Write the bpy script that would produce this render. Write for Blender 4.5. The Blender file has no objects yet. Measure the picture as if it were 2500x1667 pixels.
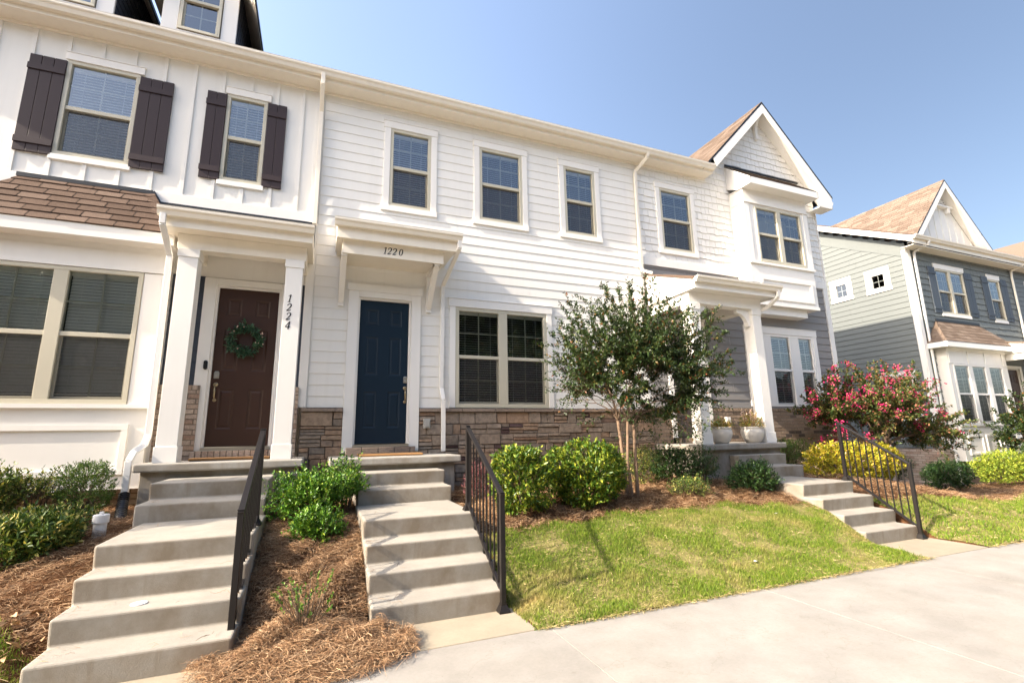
import bpy, math, random
import numpy as np
from mathutils import Vector, Matrix

SC = bpy.context.scene
COL = SC.collection
rnd = random.Random(7)
RNG = np.random.default_rng(11)
R_ = math.radians

# ------------------------------------------------------------------ camera
cam_d = bpy.data.cameras.new("camera")
cam = bpy.data.objects.new("camera", cam_d)
COL.objects.link(cam)
SC.camera = cam
cam_d.sensor_width = 36.0
cam_d.sensor_fit = 'HORIZONTAL'
cam_d.lens = 36.0 * 1167.66 / 2500.0
cam_d.clip_start = 0.05
cam_d.clip_end = 900
YAW, PITCH, ROLL = R_(21.966), R_(11.175), R_(-1.049)
CAM = Vector((-0.5288, -8.1822, 0.0961))
_f = Vector((math.sin(YAW) * math.cos(PITCH), math.cos(YAW) * math.cos(PITCH), math.sin(PITCH)))
_r = Vector((math.cos(YAW), -math.sin(YAW), 0))
_u = _r.cross(_f)
_r2 = math.cos(ROLL) * _r + math.sin(ROLL) * _u
_u2 = -math.sin(ROLL) * _r + math.cos(ROLL) * _u
cam.matrix_world = Matrix(((_r2.x, _u2.x, -_f.x, CAM.x), (_r2.y, _u2.y, -_f.y, CAM.y),
                           (_r2.z, _u2.z, -_f.z, CAM.z), (0, 0, 0, 1)))

# ------------------------------------------------------------------ light
SUN_TO = Vector((-1.0, -0.13, 0.67)).normalized()
ELEV = math.asin(SUN_TO.z)
AZ = math.atan2(SUN_TO.x, SUN_TO.y)
W = bpy.data.worlds.new("World")
SC.world = W
W.use_nodes = True
nt = W.node_tree
bg = nt.nodes["Background"]
sky = nt.nodes.new("ShaderNodeTexSky")
sky.sky_type = 'NISHITA'
sky.sun_disc = False
sky.sun_elevation = ELEV
sky.sun_rotation = AZ
sky.air_density = 1.0
sky.dust_density = 3.5
sky.ozone_density = 1.0
# hazy summer air: the dome is paler on the sun's side and deeper away from it
_tc = nt.nodes.new("ShaderNodeTexCoord")
_vd = nt.nodes.new("ShaderNodeVectorMath")
_vd.operation = 'DOT_PRODUCT'
_h = Vector((SUN_TO.x, SUN_TO.y, 0)).normalized()
_vd.inputs[1].default_value = (_h.x, _h.y, 0)
nt.links.new(_tc.outputs["Generated"], _vd.inputs[0])
_mr = nt.nodes.new("ShaderNodeMapRange")
_mr.interpolation_type = 'SMOOTHSTEP'
_mr.inputs[1].default_value = -0.95
_mr.inputs[2].default_value = -0.20
_mr.inputs[3].default_value = 0.47
_mr.inputs[4].default_value = 1.00
nt.links.new(_vd.outputs["Value"], _mr.inputs[0])
_m2 = nt.nodes.new("ShaderNodeMapRange")
_m2.interpolation_type = 'SMOOTHSTEP'
_m2.inputs[1].default_value = -0.20
_m2.inputs[2].default_value = 0.55
_m2.inputs[3].default_value = 0.0
_m2.inputs[4].default_value = 0.12
nt.links.new(_vd.outputs["Value"], _m2.inputs[0])
_ad = nt.nodes.new("ShaderNodeMath")
nt.links.new(_mr.outputs[0], _ad.inputs[0])
nt.links.new(_m2.outputs[0], _ad.inputs[1])
_mx = nt.nodes.new("ShaderNodeVectorMath")
_mx.operation = 'SCALE'
nt.links.new(sky.outputs[0], _mx.inputs[0])
nt.links.new(_ad.outputs[0], _mx.inputs["Scale"])
_hs = nt.nodes.new("ShaderNodeHueSaturation")
_hs.inputs["Saturation"].default_value = 0.93
nt.links.new(_mx.outputs[0], _hs.inputs["Color"])
nt.links.new(_hs.outputs[0], bg.inputs[0])
bg.inputs[1].default_value = 0.15
sun_d = bpy.data.lights.new("sun", 'SUN')
sun_d.energy = 3.5
sun_d.angle = R_(0.55)
sun_d.color = (1.0, 0.875, 0.72)
sun = bpy.data.objects.new("sun", sun_d)
COL.objects.link(sun)
sun.rotation_euler = SUN_TO.to_track_quat('Z', 'Y').to_euler()
SC.view_settings.view_transform = 'Standard'
SC.view_settings.look = 'None'
SC.view_settings.exposure = 1.72
SC.view_settings.gamma = 1.0
SC.cycles.max_bounces = 8
SC.cycles.diffuse_bounces = 5
SC.cycles.transparent_max_bounces = 16


# ------------------------------------------------------------------ materials
def newmat(name):
    m = bpy.data.materials.new(name)
    m.use_nodes = True
    n = m.node_tree
    b = n.nodes["Principled BSDF"]
    return m, n, b


def noise(n, scale, detail=4.0, rough=0.55, coord='Object'):
    tc = n.nodes.new("ShaderNodeTexCoord")
    t = n.nodes.new("ShaderNodeTexNoise")
    t.inputs["Scale"].default_value = scale
    t.inputs["Detail"].default_value = detail
    t.inputs["Roughness"].default_value = rough
    n.links.new(tc.outputs[coord], t.inputs["Vector"])
    return t


def ramp(n, fac, stops):
    r = n.nodes.new("ShaderNodeValToRGB")
    while len(r.color_ramp.elements) < len(stops):
        r.color_ramp.elements.new(0.5)
    for e, (p, c) in zip(r.color_ramp.elements, stops):
        e.position = p
        e.color = (*c, 1.0)
    n.links.new(fac, r.inputs["Fac"])
    return r


def mixc(n, fac, a, b, mode='MIX'):
    m = n.nodes.new("ShaderNodeMix")
    m.data_type = 'RGBA'
    m.blend_type = mode
    if hasattr(fac, 'default_value'):
        n.links.new(fac, m.inputs[0])
    else:
        m.inputs[0].default_value = fac
    for i, c in ((6, a), (7, b)):
        if hasattr(c, 'default_value'):
            n.links.new(c, m.inputs[i])
        else:
            m.inputs[i].default_value = (*c, 1.0)
    return m.outputs[2]


def bump(n, b, hsock, strength, dist=0.01):
    bp = n.nodes.new("ShaderNodeBump")
    bp.inputs["Strength"].default_value = strength
    bp.inputs["Distance"].default_value = dist
    n.links.new(hsock, bp.inputs["Height"])
    n.links.new(bp.outputs[0], b.inputs["Normal"])


def scl(c, k):
    return tuple(min(1.0, x * k) for x in c)


def paint(name, c, rough=0.5, var=0.06, fine=120.0, bmp=0.08, big=1.3, spec=0.4, streak=0.0):
    """painted board: faint blotches, faint grain"""
    m, n, b = newmat(name)
    t = noise(n, big, 5.0)
    col = mixc(n, t.outputs["Fac"], scl(c, 1 - var), scl(c, 1 + var * 0.6))
    if streak > 0:
        tc = n.nodes.new("ShaderNodeTexCoord")
        mp = n.nodes.new("ShaderNodeMapping")
        mp.inputs["Scale"].default_value = (9, 9, 0.7)
        n.links.new(tc.outputs["Object"], mp.inputs["Vector"])
        t3 = n.nodes.new("ShaderNodeTexNoise")
        t3.inputs["Scale"].default_value = 1.0
        t3.inputs["Detail"].default_value = 6
        n.links.new(mp.outputs[0], t3.inputs["Vector"])
        rr = ramp(n, t3.outputs["Fac"], [(0.5, (0, 0, 0)), (0.78, (1, 1, 1))])
        mm = n.nodes.new("ShaderNodeMath")
        mm.operation = 'MULTIPLY'
        mm.inputs[1].default_value = streak
        n.links.new(rr.outputs[0], mm.inputs[0])
        col = mixc(n, mm.outputs[0], col, scl((0.45, 0.38, 0.30), max(c) * 0.9))
    n.links.new(col, b.inputs["Base Color"])
    b.inputs["Roughness"].default_value = rough
    b.inputs["Specular IOR Level"].default_value = spec
    t2 = noise(n, fine, 3.0)
    bump(n, b, t2.outputs["Fac"], bmp, 0.004)
    return m


def island(name, stops, rough=0.8, bmp=0.0, fine=80.0, spec=0.3, mottling=0.25, mscale=30.0, trans=0.0):
    """colour differs from piece to piece (bricks, stones, shingles, leaves)"""
    m, n, b = newmat(name)
    g = n.nodes.new("ShaderNodeNewGeometry")
    r = ramp(n, g.outputs["Random Per Island"], stops)
    col = r.outputs[0]
    if mottling > 0:
        t = noise(n, mscale, 5.0)
        rr = ramp(n, t.outputs["Fac"], [(0.3, (1 - mottling,) * 3), (0.7, (1.0, 1.0, 1.0))])
        col = mixc(n, 1.0, col, rr.outputs[0], 'MULTIPLY')
    n.links.new(col, b.inputs["Base Color"])
    b.inputs["Roughness"].default_value = rough
    b.inputs["Specular IOR Level"].default_value = spec
    if bmp > 0:
        t2 = noise(n, fine, 6.0, 0.65)
        bump(n, b, t2.outputs["Fac"], bmp, 0.012)
    if trans > 0:
        tr = n.nodes.new("ShaderNodeBsdfTranslucent")
        n.links.new(mixc(n, 1.0, col, (1.0, 1.0, 0.35), 'MULTIPLY'), tr.inputs["Color"])
        mx = n.nodes.new("ShaderNodeMixShader")
        mx.inputs[0].default_value = trans
        out = n.nodes["Material Output"]
        n.links.new(b.outputs[0], mx.inputs[1])
        n.links.new(tr.outputs[0], mx.inputs[2])
        n.links.new(mx.outputs[0], out.inputs["Surface"])
    return m


def concrete(name, c, stain, streaky=True, bmp=0.25, fine=140, slab=False):
    m, n, b = newmat(name)
    t = noise(n, 2.2, 6.0, 0.6)
    col = mixc(n, ramp(n, t.outputs["Fac"], [(0.35, (0, 0, 0)), (0.7, (1, 1, 1))]).outputs[0], scl(c, 0.84), scl(c, 1.07))
    t4 = noise(n, 40, 4.0)
    col = mixc(n, 1.0, col, ramp(n, t4.outputs["Fac"], [(0.25, (0.9, 0.9, 0.9)), (0.75, (1, 1, 1))]).outputs[0], 'MULTIPLY')
    if streaky:
        tc = n.nodes.new("ShaderNodeTexCoord")
        mp = n.nodes.new("ShaderNodeMapping")
        mp.inputs["Scale"].default_value = (3.1, 1.7, 2.3)
        n.links.new(tc.outputs["Object"], mp.inputs["Vector"])
        t3 = n.nodes.new("ShaderNodeTexNoise")
        t3.inputs["Scale"].default_value = 1.0
        t3.inputs["Detail"].default_value = 6
        t3.inputs["Roughness"].default_value = 0.6
        n.links.new(mp.outputs[0], t3.inputs["Vector"])
        rr = ramp(n, t3.outputs["Fac"], [(0.40, (0, 0, 0)), (0.64, (1, 1, 1))])
        mp2 = n.nodes.new("ShaderNodeMapping")
        mp2.inputs["Scale"].default_value = (11.0, 4.0, 0.9)
        n.links.new(tc.outputs["Object"], mp2.inputs["Vector"])
        t6 = n.nodes.new("ShaderNodeTexNoise")
        t6.inputs["Scale"].default_value = 1.0
        t6.inputs["Detail"].default_value = 5
        n.links.new(mp2.outputs[0], t6.inputs["Vector"])
        r6 = ramp(n, t6.outputs["Fac"], [(0.52, (0, 0, 0)), (0.75, (0.8, 0.8, 0.8))])
        mxm = n.nodes.new("ShaderNodeMath")
        mxm.operation = 'MAXIMUM'
        n.links.new(rr.outputs[0], mxm.inputs[0])
        n.links.new(r6.outputs[0], mxm.inputs[1])
        # stains run on the upright faces
        g = n.nodes.new("ShaderNodeNewGeometry")
        sx = n.nodes.new("ShaderNodeSeparateXYZ")
        n.links.new(g.outputs["Normal"], sx.inputs[0])
        ab = n.nodes.new("ShaderNodeMath")
        ab.operation = 'ABSOLUTE'
        n.links.new(sx.outputs["Z"], ab.inputs[0])
        mm = n.nodes.new("ShaderNodeMath")
        mm.operation = 'SUBTRACT'
        mm.inputs[0].default_value = 1.0
        mm.use_clamp = True
        n.links.new(ab.outputs[0], mm.inputs[1])
        m2 = n.nodes.new("ShaderNodeMath")
        m2.operation = 'MULTIPLY'
        n.links.new(mm.outputs[0], m2.inputs[0])
        n.links.new(mxm.outputs[0], m2.inputs[1])
        m3 = n.nodes.new("ShaderNodeMath")
        m3.operation = 'MULTIPLY'
        m3.inputs[1].default_value = 0.9
        n.links.new(m2.outputs[0], m3.inputs[0])
        col = mixc(n, m3.outputs[0], col, stain)
    if slab:      # each poured bay differs a little, with blotches and a few hairline cracks
        g = n.nodes.new("ShaderNodeNewGeometry")
        col = mixc(n, 1.0, col, ramp(n, g.outputs["Random Per Island"], [(0.0, (0.90, 0.90, 0.91)), (1.0, (1, 1, 1))]).outputs[0], 'MULTIPLY')
        t5 = noise(n, 0.9, 7.0, 0.68)
        col = mixc(n, 1.0, col, ramp(n, t5.outputs["Fac"], [(0.34, (0.93, 0.92, 0.90)), (0.56, (1, 1, 1))]).outputs[0], 'MULTIPLY')
        tc = n.nodes.new("ShaderNodeTexCoord")
        wv = n.nodes.new("ShaderNodeTexNoise")
        wv.inputs["Scale"].default_value = 1.3
        wv.inputs["Detail"].default_value = 8
        n.links.new(tc.outputs["Object"], wv.inputs["Vector"])
        sb = n.nodes.new("ShaderNodeMath")
        sb.operation = 'SUBTRACT'
        sb.inputs[1].default_value = 0.52
        n.links.new(wv.outputs["Fac"], sb.inputs[0])
        ab = n.nodes.new("ShaderNodeMath")
        ab.operation = 'ABSOLUTE'
        n.links.new(sb.outputs[0], ab.inputs[0])
        cr = ramp(n, ab.outputs[0], [(0.0, (0.90, 0.885, 0.86)), (0.0035, (1, 1, 1))])
        col = mixc(n, 1.0, col, cr.outputs[0], 'MULTIPLY')
        sp = noise(n, 75, 2.0)
        col = mixc(n, 1.0, col, ramp(n, sp.outputs["Fac"], [(0.27, (0.80, 0.77, 0.72)), (0.34, (1, 1, 1))]).outputs[0], 'MULTIPLY')
    n.links.new(col, b.inputs["Base Color"])
    b.inputs["Roughness"].default_value = 0.9
    b.inputs["Specular IOR Level"].default_value = 0.2
    t2 = noise(n, fine, 5.0, 0.7)
    bump(n, b, t2.outputs["Fac"], bmp, 0.006)
    return m


M = {}
M['white'] = paint("white_paint", (0.80, 0.775, 0.725), 0.45, streak=0.05)
M['siding'] = paint("white_siding_paint", (0.765, 0.745, 0.695), 0.55, var=0.05, streak=0.08)
M['frame'] = paint("almond_vinyl", (0.52, 0.485, 0.38), 0.4)
M['gutter'] = paint("cream_gutter_enamel", (0.80, 0.74, 0.63), 0.35, spec=0.5, streak=0.08)
M['grey_siding'] = paint("warm_grey_siding_paint", (0.235, 0.223, 0.212), 0.6, streak=0.05)
M['sage_siding'] = paint("sage_grey_siding_paint", (0.150, 0.165, 0.158), 0.6, streak=0.05)
M['slate_siding'] = paint("slate_grey_siding_paint", (0.13, 0.145, 0.15), 0.6)
M['navy_siding'] = paint("navy_siding_paint", (0.045, 0.055, 0.075), 0.6)
M['shutter'] = paint("dark_brown_shutter_paint", (0.041, 0.028, 0.029), 0.5, spec=0.25)
M['shutter_blue'] = paint("slate_blue_shutter_paint", (0.055, 0.068, 0.085), 0.5)
M['door_brown'] = paint("brown_door_enamel", (0.047, 0.022, 0.014), 0.42, spec=0.3, bmp=0.03)
M['door_navy'] = paint("navy_door_enamel", (0.005, 0.0165, 0.031), 0.42, spec=0.28, bmp=0.03)
M['door_taupe'] = paint("taupe_door_enamel", (0.10, 0.08, 0.07), 0.45)
M['rail'] = paint("black_bronze_powder_coat", (0.011, 0.009, 0.0085), 0.45, spec=0.3)
M['black_metal'] = paint("black_flashing", (0.02, 0.022, 0.026), 0.45)
M['plastic'] = paint("black_plastic", (0.006, 0.006, 0.007), 0.35, spec=0.5)
M['pvc'] = paint("white_pvc", (0.72, 0.71, 0.69), 0.4, streak=0.25)
M['grey_plastic'] = paint("grey_plastic", (0.35, 0.34, 0.31), 0.5)
M['black'] = paint("black_enamel", (0.008, 0.008, 0.008), 0.4)
M['blind'] = paint("off_white_blind_slat", (0.80, 0.78, 0.72), 0.55)
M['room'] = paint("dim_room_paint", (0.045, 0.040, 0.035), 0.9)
M['pot'] = paint("white_glazed_ceramic", (0.62, 0.58, 0.52), 0.35, var=0.15, streak=0.2, spec=0.5)
M['mat'] = paint("coir", (0.36, 0.19, 0.075), 0.95, var=0.2, fine=400, bmp=0.8)
M['steps'] = concrete("step_concrete", (0.325, 0.30, 0.258), (0.19, 0.15, 0.105), bmp=0.5, fine=110)
M['landing'] = concrete("landing_concrete", (0.35, 0.33, 0.295), (0.22, 0.19, 0.15), bmp=0.5, fine=90)
M['walk'] = concrete("sidewalk_concrete", (0.325, 0.306, 0.275), (0.3, 0.26, 0.2), streaky=False, bmp=0.3, fine=260, slab=True)
M['path'] = concrete("path_concrete", (0.32, 0.275, 0.205), (0.3, 0.26, 0.2), streaky=False, bmp=0.15, fine=200)
M['road'] = concrete("pale_bounce_street", (0.27, 0.255, 0.235), (0.05, 0.05, 0.05), streaky=False, bmp=0.4, fine=200)  # unseen road, colour raised to bounce sunlight into the facade shade
M['roof'] = island("brown_asphalt_shingle", [(0.0, (0.105, 0.070, 0.052)), (0.5, (0.135, 0.092, 0.069)), (1.0, (0.185, 0.132, 0.102))],
                   0.95, 0.5, 260, 0.15, 0.3, 220)
M['roof_tan'] = island("tan_asphalt_shingle", [(0.0, (0.145, 0.105, 0.078)), (0.5, (0.185, 0.137, 0.104)), (1.0, (0.235, 0.18, 0.14))],
                       0.95, 0.5, 200, 0.15, 0.25, 60)
M['roof_grey'] = paint("grey_roof_membrane", (0.20, 0.195, 0.19), 0.7)
M['brick'] = island("pink_cream_brick", [(0.0, (0.40, 0.27, 0.20)), (0.3, (0.52, 0.40, 0.31)), (0.75, (0.60, 0.49, 0.40)), (1.0, (0.46, 0.35, 0.28))],
                    0.9, 0.6, 90, 0.2, 0.35, 45)
M['brick_tan'] = island("tan_brown_brick", [(0.0, (0.10, 0.085, 0.075)), (0.08, (0.13, 0.105, 0.09)), (0.10, (0.28, 0.20, 0.14)), (0.55, (0.33, 0.245, 0.175)), (1.0, (0.37, 0.28, 0.21))],
                        0.9, 0.6, 90, 0.2, 0.3, 45)
M['mortar'] = paint("mortar", (0.22, 0.18, 0.135), 0.95, var=0.15, bmp=0.5)
M['mortar_dark'] = paint("dark_mortar", (0.13, 0.11, 0.09), 0.95, var=0.15, bmp=0.5)
M['stone'] = island("ledge_stone", [(0.0, (0.34, 0.235, 0.165)), (0.22, (0.40, 0.28, 0.19)), (0.42, (0.31, 0.25, 0.195)),
                                    (0.62, (0.36, 0.285, 0.22)), (0.8, (0.26, 0.22, 0.18)), (0.92, (0.40, 0.27, 0.18)),
                                    (0.935, (0.11, 0.07, 0.07)), (1.0, (0.13, 0.085, 0.08))],
                    0.92, 0.9, 26, 0.2, 0.4, 16)
M['stone_cap'] = island("stone_cap", [(0.0, (0.27, 0.21, 0.165)), (1.0, (0.32, 0.25, 0.20))], 0.9, 0.8, 40, 0.2, 0.25, 25)
M['bark'] = paint("smooth_tan_bark", (0.19, 0.125, 0.08), 0.8, var=0.3, fine=60, bmp=0.5, big=9)
M['branch'] = paint("brown_branch_bark", (0.15, 0.10, 0.065), 0.8, var=0.3, fine=60, bmp=0.4, big=9)
M['twig'] = paint("grey_brown_twig", (0.12, 0.085, 0.055), 0.85, var=0.2)
M['brass'] = paint("antique_brass", (0.36, 0.29, 0.18), 0.3)
M['nickel'] = paint("brushed_nickel", (0.55, 0.52, 0.46), 0.28)
for k_ in ('brass', 'nickel'):
    M[k_].node_tree.nodes["Principled BSDF"].inputs["Metallic"].default_value = 0.9

LEAF = {
    'myrtle': [(0.0, (0.022, 0.042, 0.014)), (0.5, (0.040, 0.070, 0.020)), (0.88, (0.065, 0.095, 0.028)), (0.94, (0.13, 0.13, 0.035)), (0.98, (0.22, 0.09, 0.03)), (1.0, (0.20, 0.06, 0.03))],
    'holly': [(0.0, (0.022, 0.065, 0.008)), (0.5, (0.050, 0.120, 0.012)), (0.85, (0.10, 0.185, 0.02)), (1.0, (0.20, 0.25, 0.035))],
    'hedge': [(0.0, (0.022, 0.058, 0.008)), (0.45, (0.055, 0.105, 0.012)), (0.75, (0.13, 0.175, 0.018)), (1.0, (0.27, 0.27, 0.03))],
    'box': [(0.0, (0.025, 0.055, 0.012)), (0.6, (0.050, 0.090, 0.017)), (1.0, (0.11, 0.14, 0.028))],
    'azalea': [(0.0, (0.022, 0.048, 0.010)), (0.5, (0.05, 0.085, 0.016)), (0.8, (0.12, 0.145, 0.028)), (1.0, (0.34, 0.28, 0.08))],
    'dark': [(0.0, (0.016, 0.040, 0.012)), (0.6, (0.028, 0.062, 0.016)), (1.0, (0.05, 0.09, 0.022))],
    'gold': [(0.0, (0.10, 0.15, 0.015)), (0.3, (0.30, 0.30, 0.02)), (0.75, (0.55, 0.45, 0.035)), (1.0, (0.60, 0.38, 0.05))],
    'lime': [(0.0, (0.09, 0.16, 0.02)), (0.5, (0.22, 0.29, 0.03)), (1.0, (0.38, 0.38, 0.05))],
    'red': [(0.0, (0.10, 0.03, 0.04)), (0.6, (0.20, 0.07, 0.075)), (1.0, (0.32, 0.14, 0.13))],
    'potleaf': [(0.0, (0.10, 0.14, 0.03)), (0.4, (0.26, 0.27, 0.05)), (0.75, (0.50, 0.32, 0.06)), (1.0, (0.50, 0.30, 0.22))],
    'wreath': [(0.0, (0.020, 0.060, 0.032)), (0.6, (0.040, 0.095, 0.055)), (1.0, (0.075, 0.13, 0.085))],
    'pinkmyrtle': [(0.0, (0.025, 0.05, 0.012)), (0.45, (0.06, 0.09, 0.02)), (0.75, (0.13, 0.14, 0.03)), (0.9, (0.26, 0.15, 0.06)), (1.0, (0.36, 0.13, 0.09))],
}
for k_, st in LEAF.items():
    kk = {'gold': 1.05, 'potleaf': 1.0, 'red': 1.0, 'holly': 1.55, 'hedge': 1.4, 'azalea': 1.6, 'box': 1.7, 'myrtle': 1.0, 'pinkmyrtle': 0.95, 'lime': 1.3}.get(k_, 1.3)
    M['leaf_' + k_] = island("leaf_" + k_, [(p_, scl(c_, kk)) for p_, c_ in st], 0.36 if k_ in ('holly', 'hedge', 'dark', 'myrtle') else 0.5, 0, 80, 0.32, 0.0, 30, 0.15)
M['blossom'] = island("pink_blossom", [(0.0, (0.50, 0.012, 0.12)), (0.5, (0.68, 0.03, 0.19)), (0.85, (0.70, 0.12, 0.22)), (1.0, (0.60, 0.22, 0.18))], 0.7, 0, 80, 0.2, 0.0, 30, 0.3)
M['petal'] = island("blush_petal", [(0.0, (0.60, 0.38, 0.33)), (1.0, (0.75, 0.58, 0.5))], 0.7, 0, 80, 0.2, 0.0, 30, 0.2)
M['straw'] = island("pine_straw", [(0.0, (0.10, 0.05, 0.026)), (0.3, (0.21, 0.112, 0.054)), (0.65, (0.34, 0.20, 0.10)), (1.0, (0.50, 0.35, 0.21))], 0.8, 0, 80, 0.25, 0.0)
M['dryleaf'] = island("dry_leaf", [(0.0, (0.30, 0.18, 0.09)), (1.0, (0.45, 0.30, 0.17))], 0.8, 0, 80, 0.2, 0.0)
M['deadgrass'] = island("dry_grass", [(0.0, (0.16, 0.12, 0.05)), (0.5, (0.34, 0.26, 0.11)), (1.0, (0.55, 0.43, 0.22))], 0.8, 0, 80, 0.2, 0.0)
M['woods'] = island("woods_leaf", [(0.0, (0.02, 0.035, 0.012)), (1.0, (0.06, 0.085, 0.025))], 0.8, 0, 80, 0.2, 0.0)


def grass_mat():
    m, n, b = newmat("grass_blade")
    g = n.nodes.new("ShaderNodeNewGeometry")
    gr = ramp(n, g.outputs["Random Per Island"], [(0.0, (0.075, 0.145, 0.012)), (0.55, (0.155, 0.235, 0.020)), (1.0, (0.26, 0.32, 0.038))])
    st = ramp(n, g.outputs["Random Per Island"], [(0.0, (0.26, 0.225, 0.06)), (1.0, (0.52, 0.395, 0.175))])
    t = noise(n, 1.7, 5.0, 0.65)
    mask = ramp(n, t.outputs["Fac"], [(0.51, (0, 0, 0)), (0.74, (1, 1, 1))])
    col = mixc(n, mask.outputs[0], gr.outputs[0], st.outputs[0])
    n.links.new(col, b.inputs["Base Color"])
    b.inputs["Roughness"].default_value = 0.6
    b.inputs["Specular IOR Level"].default_value = 0.25
    tr = n.nodes.new("ShaderNodeBsdfTranslucent")
    n.links.new(col, tr.inputs["Color"])
    mx = n.nodes.new("ShaderNodeMixShader")
    mx.inputs[0].default_value = 0.3
    out = n.nodes["Material Output"]
    n.links.new(b.outputs[0], mx.inputs[1])
    n.links.new(tr.outputs[0], mx.inputs[2])
    n.links.new(mx.outputs[0], out.inputs["Surface"])
    return m


M['grass'] = grass_mat()


def soil_mat(name, stops, scale, bmp):
    m, n, b = newmat(name)
    t = noise(n, scale, 8.0, 0.7)
    r = ramp(n, t.outputs["Fac"], stops)
    n.links.new(r.outputs[0], b.inputs["Base Color"])
    b.inputs["Roughness"].default_value = 0.95
    b.inputs["Specular IOR Level"].default_value = 0.1
    t2 = noise(n, scale * 6, 6.0, 0.7)
    bump(n, b, t2.outputs["Fac"], bmp, 0.02)
    return m


M['soil'] = soil_mat("mulch_soil", [(0.3, (0.055, 0.026, 0.013)), (0.7, (0.16, 0.075, 0.033))], 14, 0.9)
M['thatch'] = soil_mat("lawn_thatch", [(0.3, (0.12, 0.11, 0.035)), (0.6, (0.26, 0.22, 0.09)), (0.8, (0.33, 0.25, 0.12))], 9, 0.8)


def glass_mat(name, base, tint):
    m, n, b = newmat(name)
    out = n.nodes["Material Output"]
    n.nodes.remove(b)
    tr = n.nodes.new("ShaderNodeBsdfTransparent")
    tr.inputs["Color"].default_value = (*tint, 1)
    gl = n.nodes.new("ShaderNodeBsdfGlossy")
    gl.inputs["Roughness"].default_value = 0.015
    gl.inputs["Color"].default_value = (0.95, 0.97, 1.0, 1)
    fr = n.nodes.new("ShaderNodeFresnel")
    fr.inputs["IOR"].default_value = 1.5
    ma = n.nodes.new("ShaderNodeMath")
    ma.operation = 'MULTIPLY_ADD'
    ma.use_clamp = True
    ma.inputs[1].default_value = 1.5
    ma.inputs[2].default_value = base
    n.links.new(fr.outputs[0], ma.inputs[0])
    t = noise(n, 1.6, 1.0)
    bp = n.nodes.new("ShaderNodeBump")
    bp.inputs["Strength"].default_value = 0.03
    bp.inputs["Distance"].default_value = 0.05
    n.links.new(t.outputs["Fac"], bp.inputs["Height"])
    n.links.new(bp.outputs[0], gl.inputs["Normal"])
    mx = n.nodes.new("ShaderNodeMixShader")
    n.links.new(ma.outputs[0], mx.inputs[0])
    n.links.new(tr.outputs[0], mx.inputs[1])
    n.links.new(gl.outputs[0], mx.inputs[2])
    n.links.new(mx.outputs[0], out.inputs["Surface"])
    return m


M['glass_dull'] = glass_mat("dull_small_pane_glass", 0.0, (0.55, 0.58, 0.58))
M['glass'] = glass_mat("window_glass", 0.10, (0.90, 0.94, 0.93))


def screen_mat():
    m, n, b = newmat("insect_screen_mesh")
    out = n.nodes["Material Output"]
    b.inputs["Base Color"].default_value = (0.035, 0.032, 0.030, 1)
    b.inputs["Roughness"].default_value = 0.8
    tr = n.nodes.new("ShaderNodeBsdfTransparent")
    mx = n.nodes.new("ShaderNodeMixShader")
    mx.inputs[0].default_value = 0.40
    n.links.new(tr.outputs[0], mx.inputs[1])
    n.links.new(b.outputs[0], mx.inputs[2])
    n.links.new(mx.outputs[0], out.inputs["Surface"])
    return m


M['screen'] = screen_mat()


# ------------------------------------------------------------------ mesh helpers
def wloc(o):
    p = Vector((0, 0, 0))
    while o is not None:
        p += o.location
        o = o.parent
    return p


def link(name, me, mat, parent):
    o = bpy.data.objects.new(name, me)
    COL.objects.link(o)
    if mat is not None:
        me.materials.append(mat)
    if parent is not None:
        o.parent = parent
    return o


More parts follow.
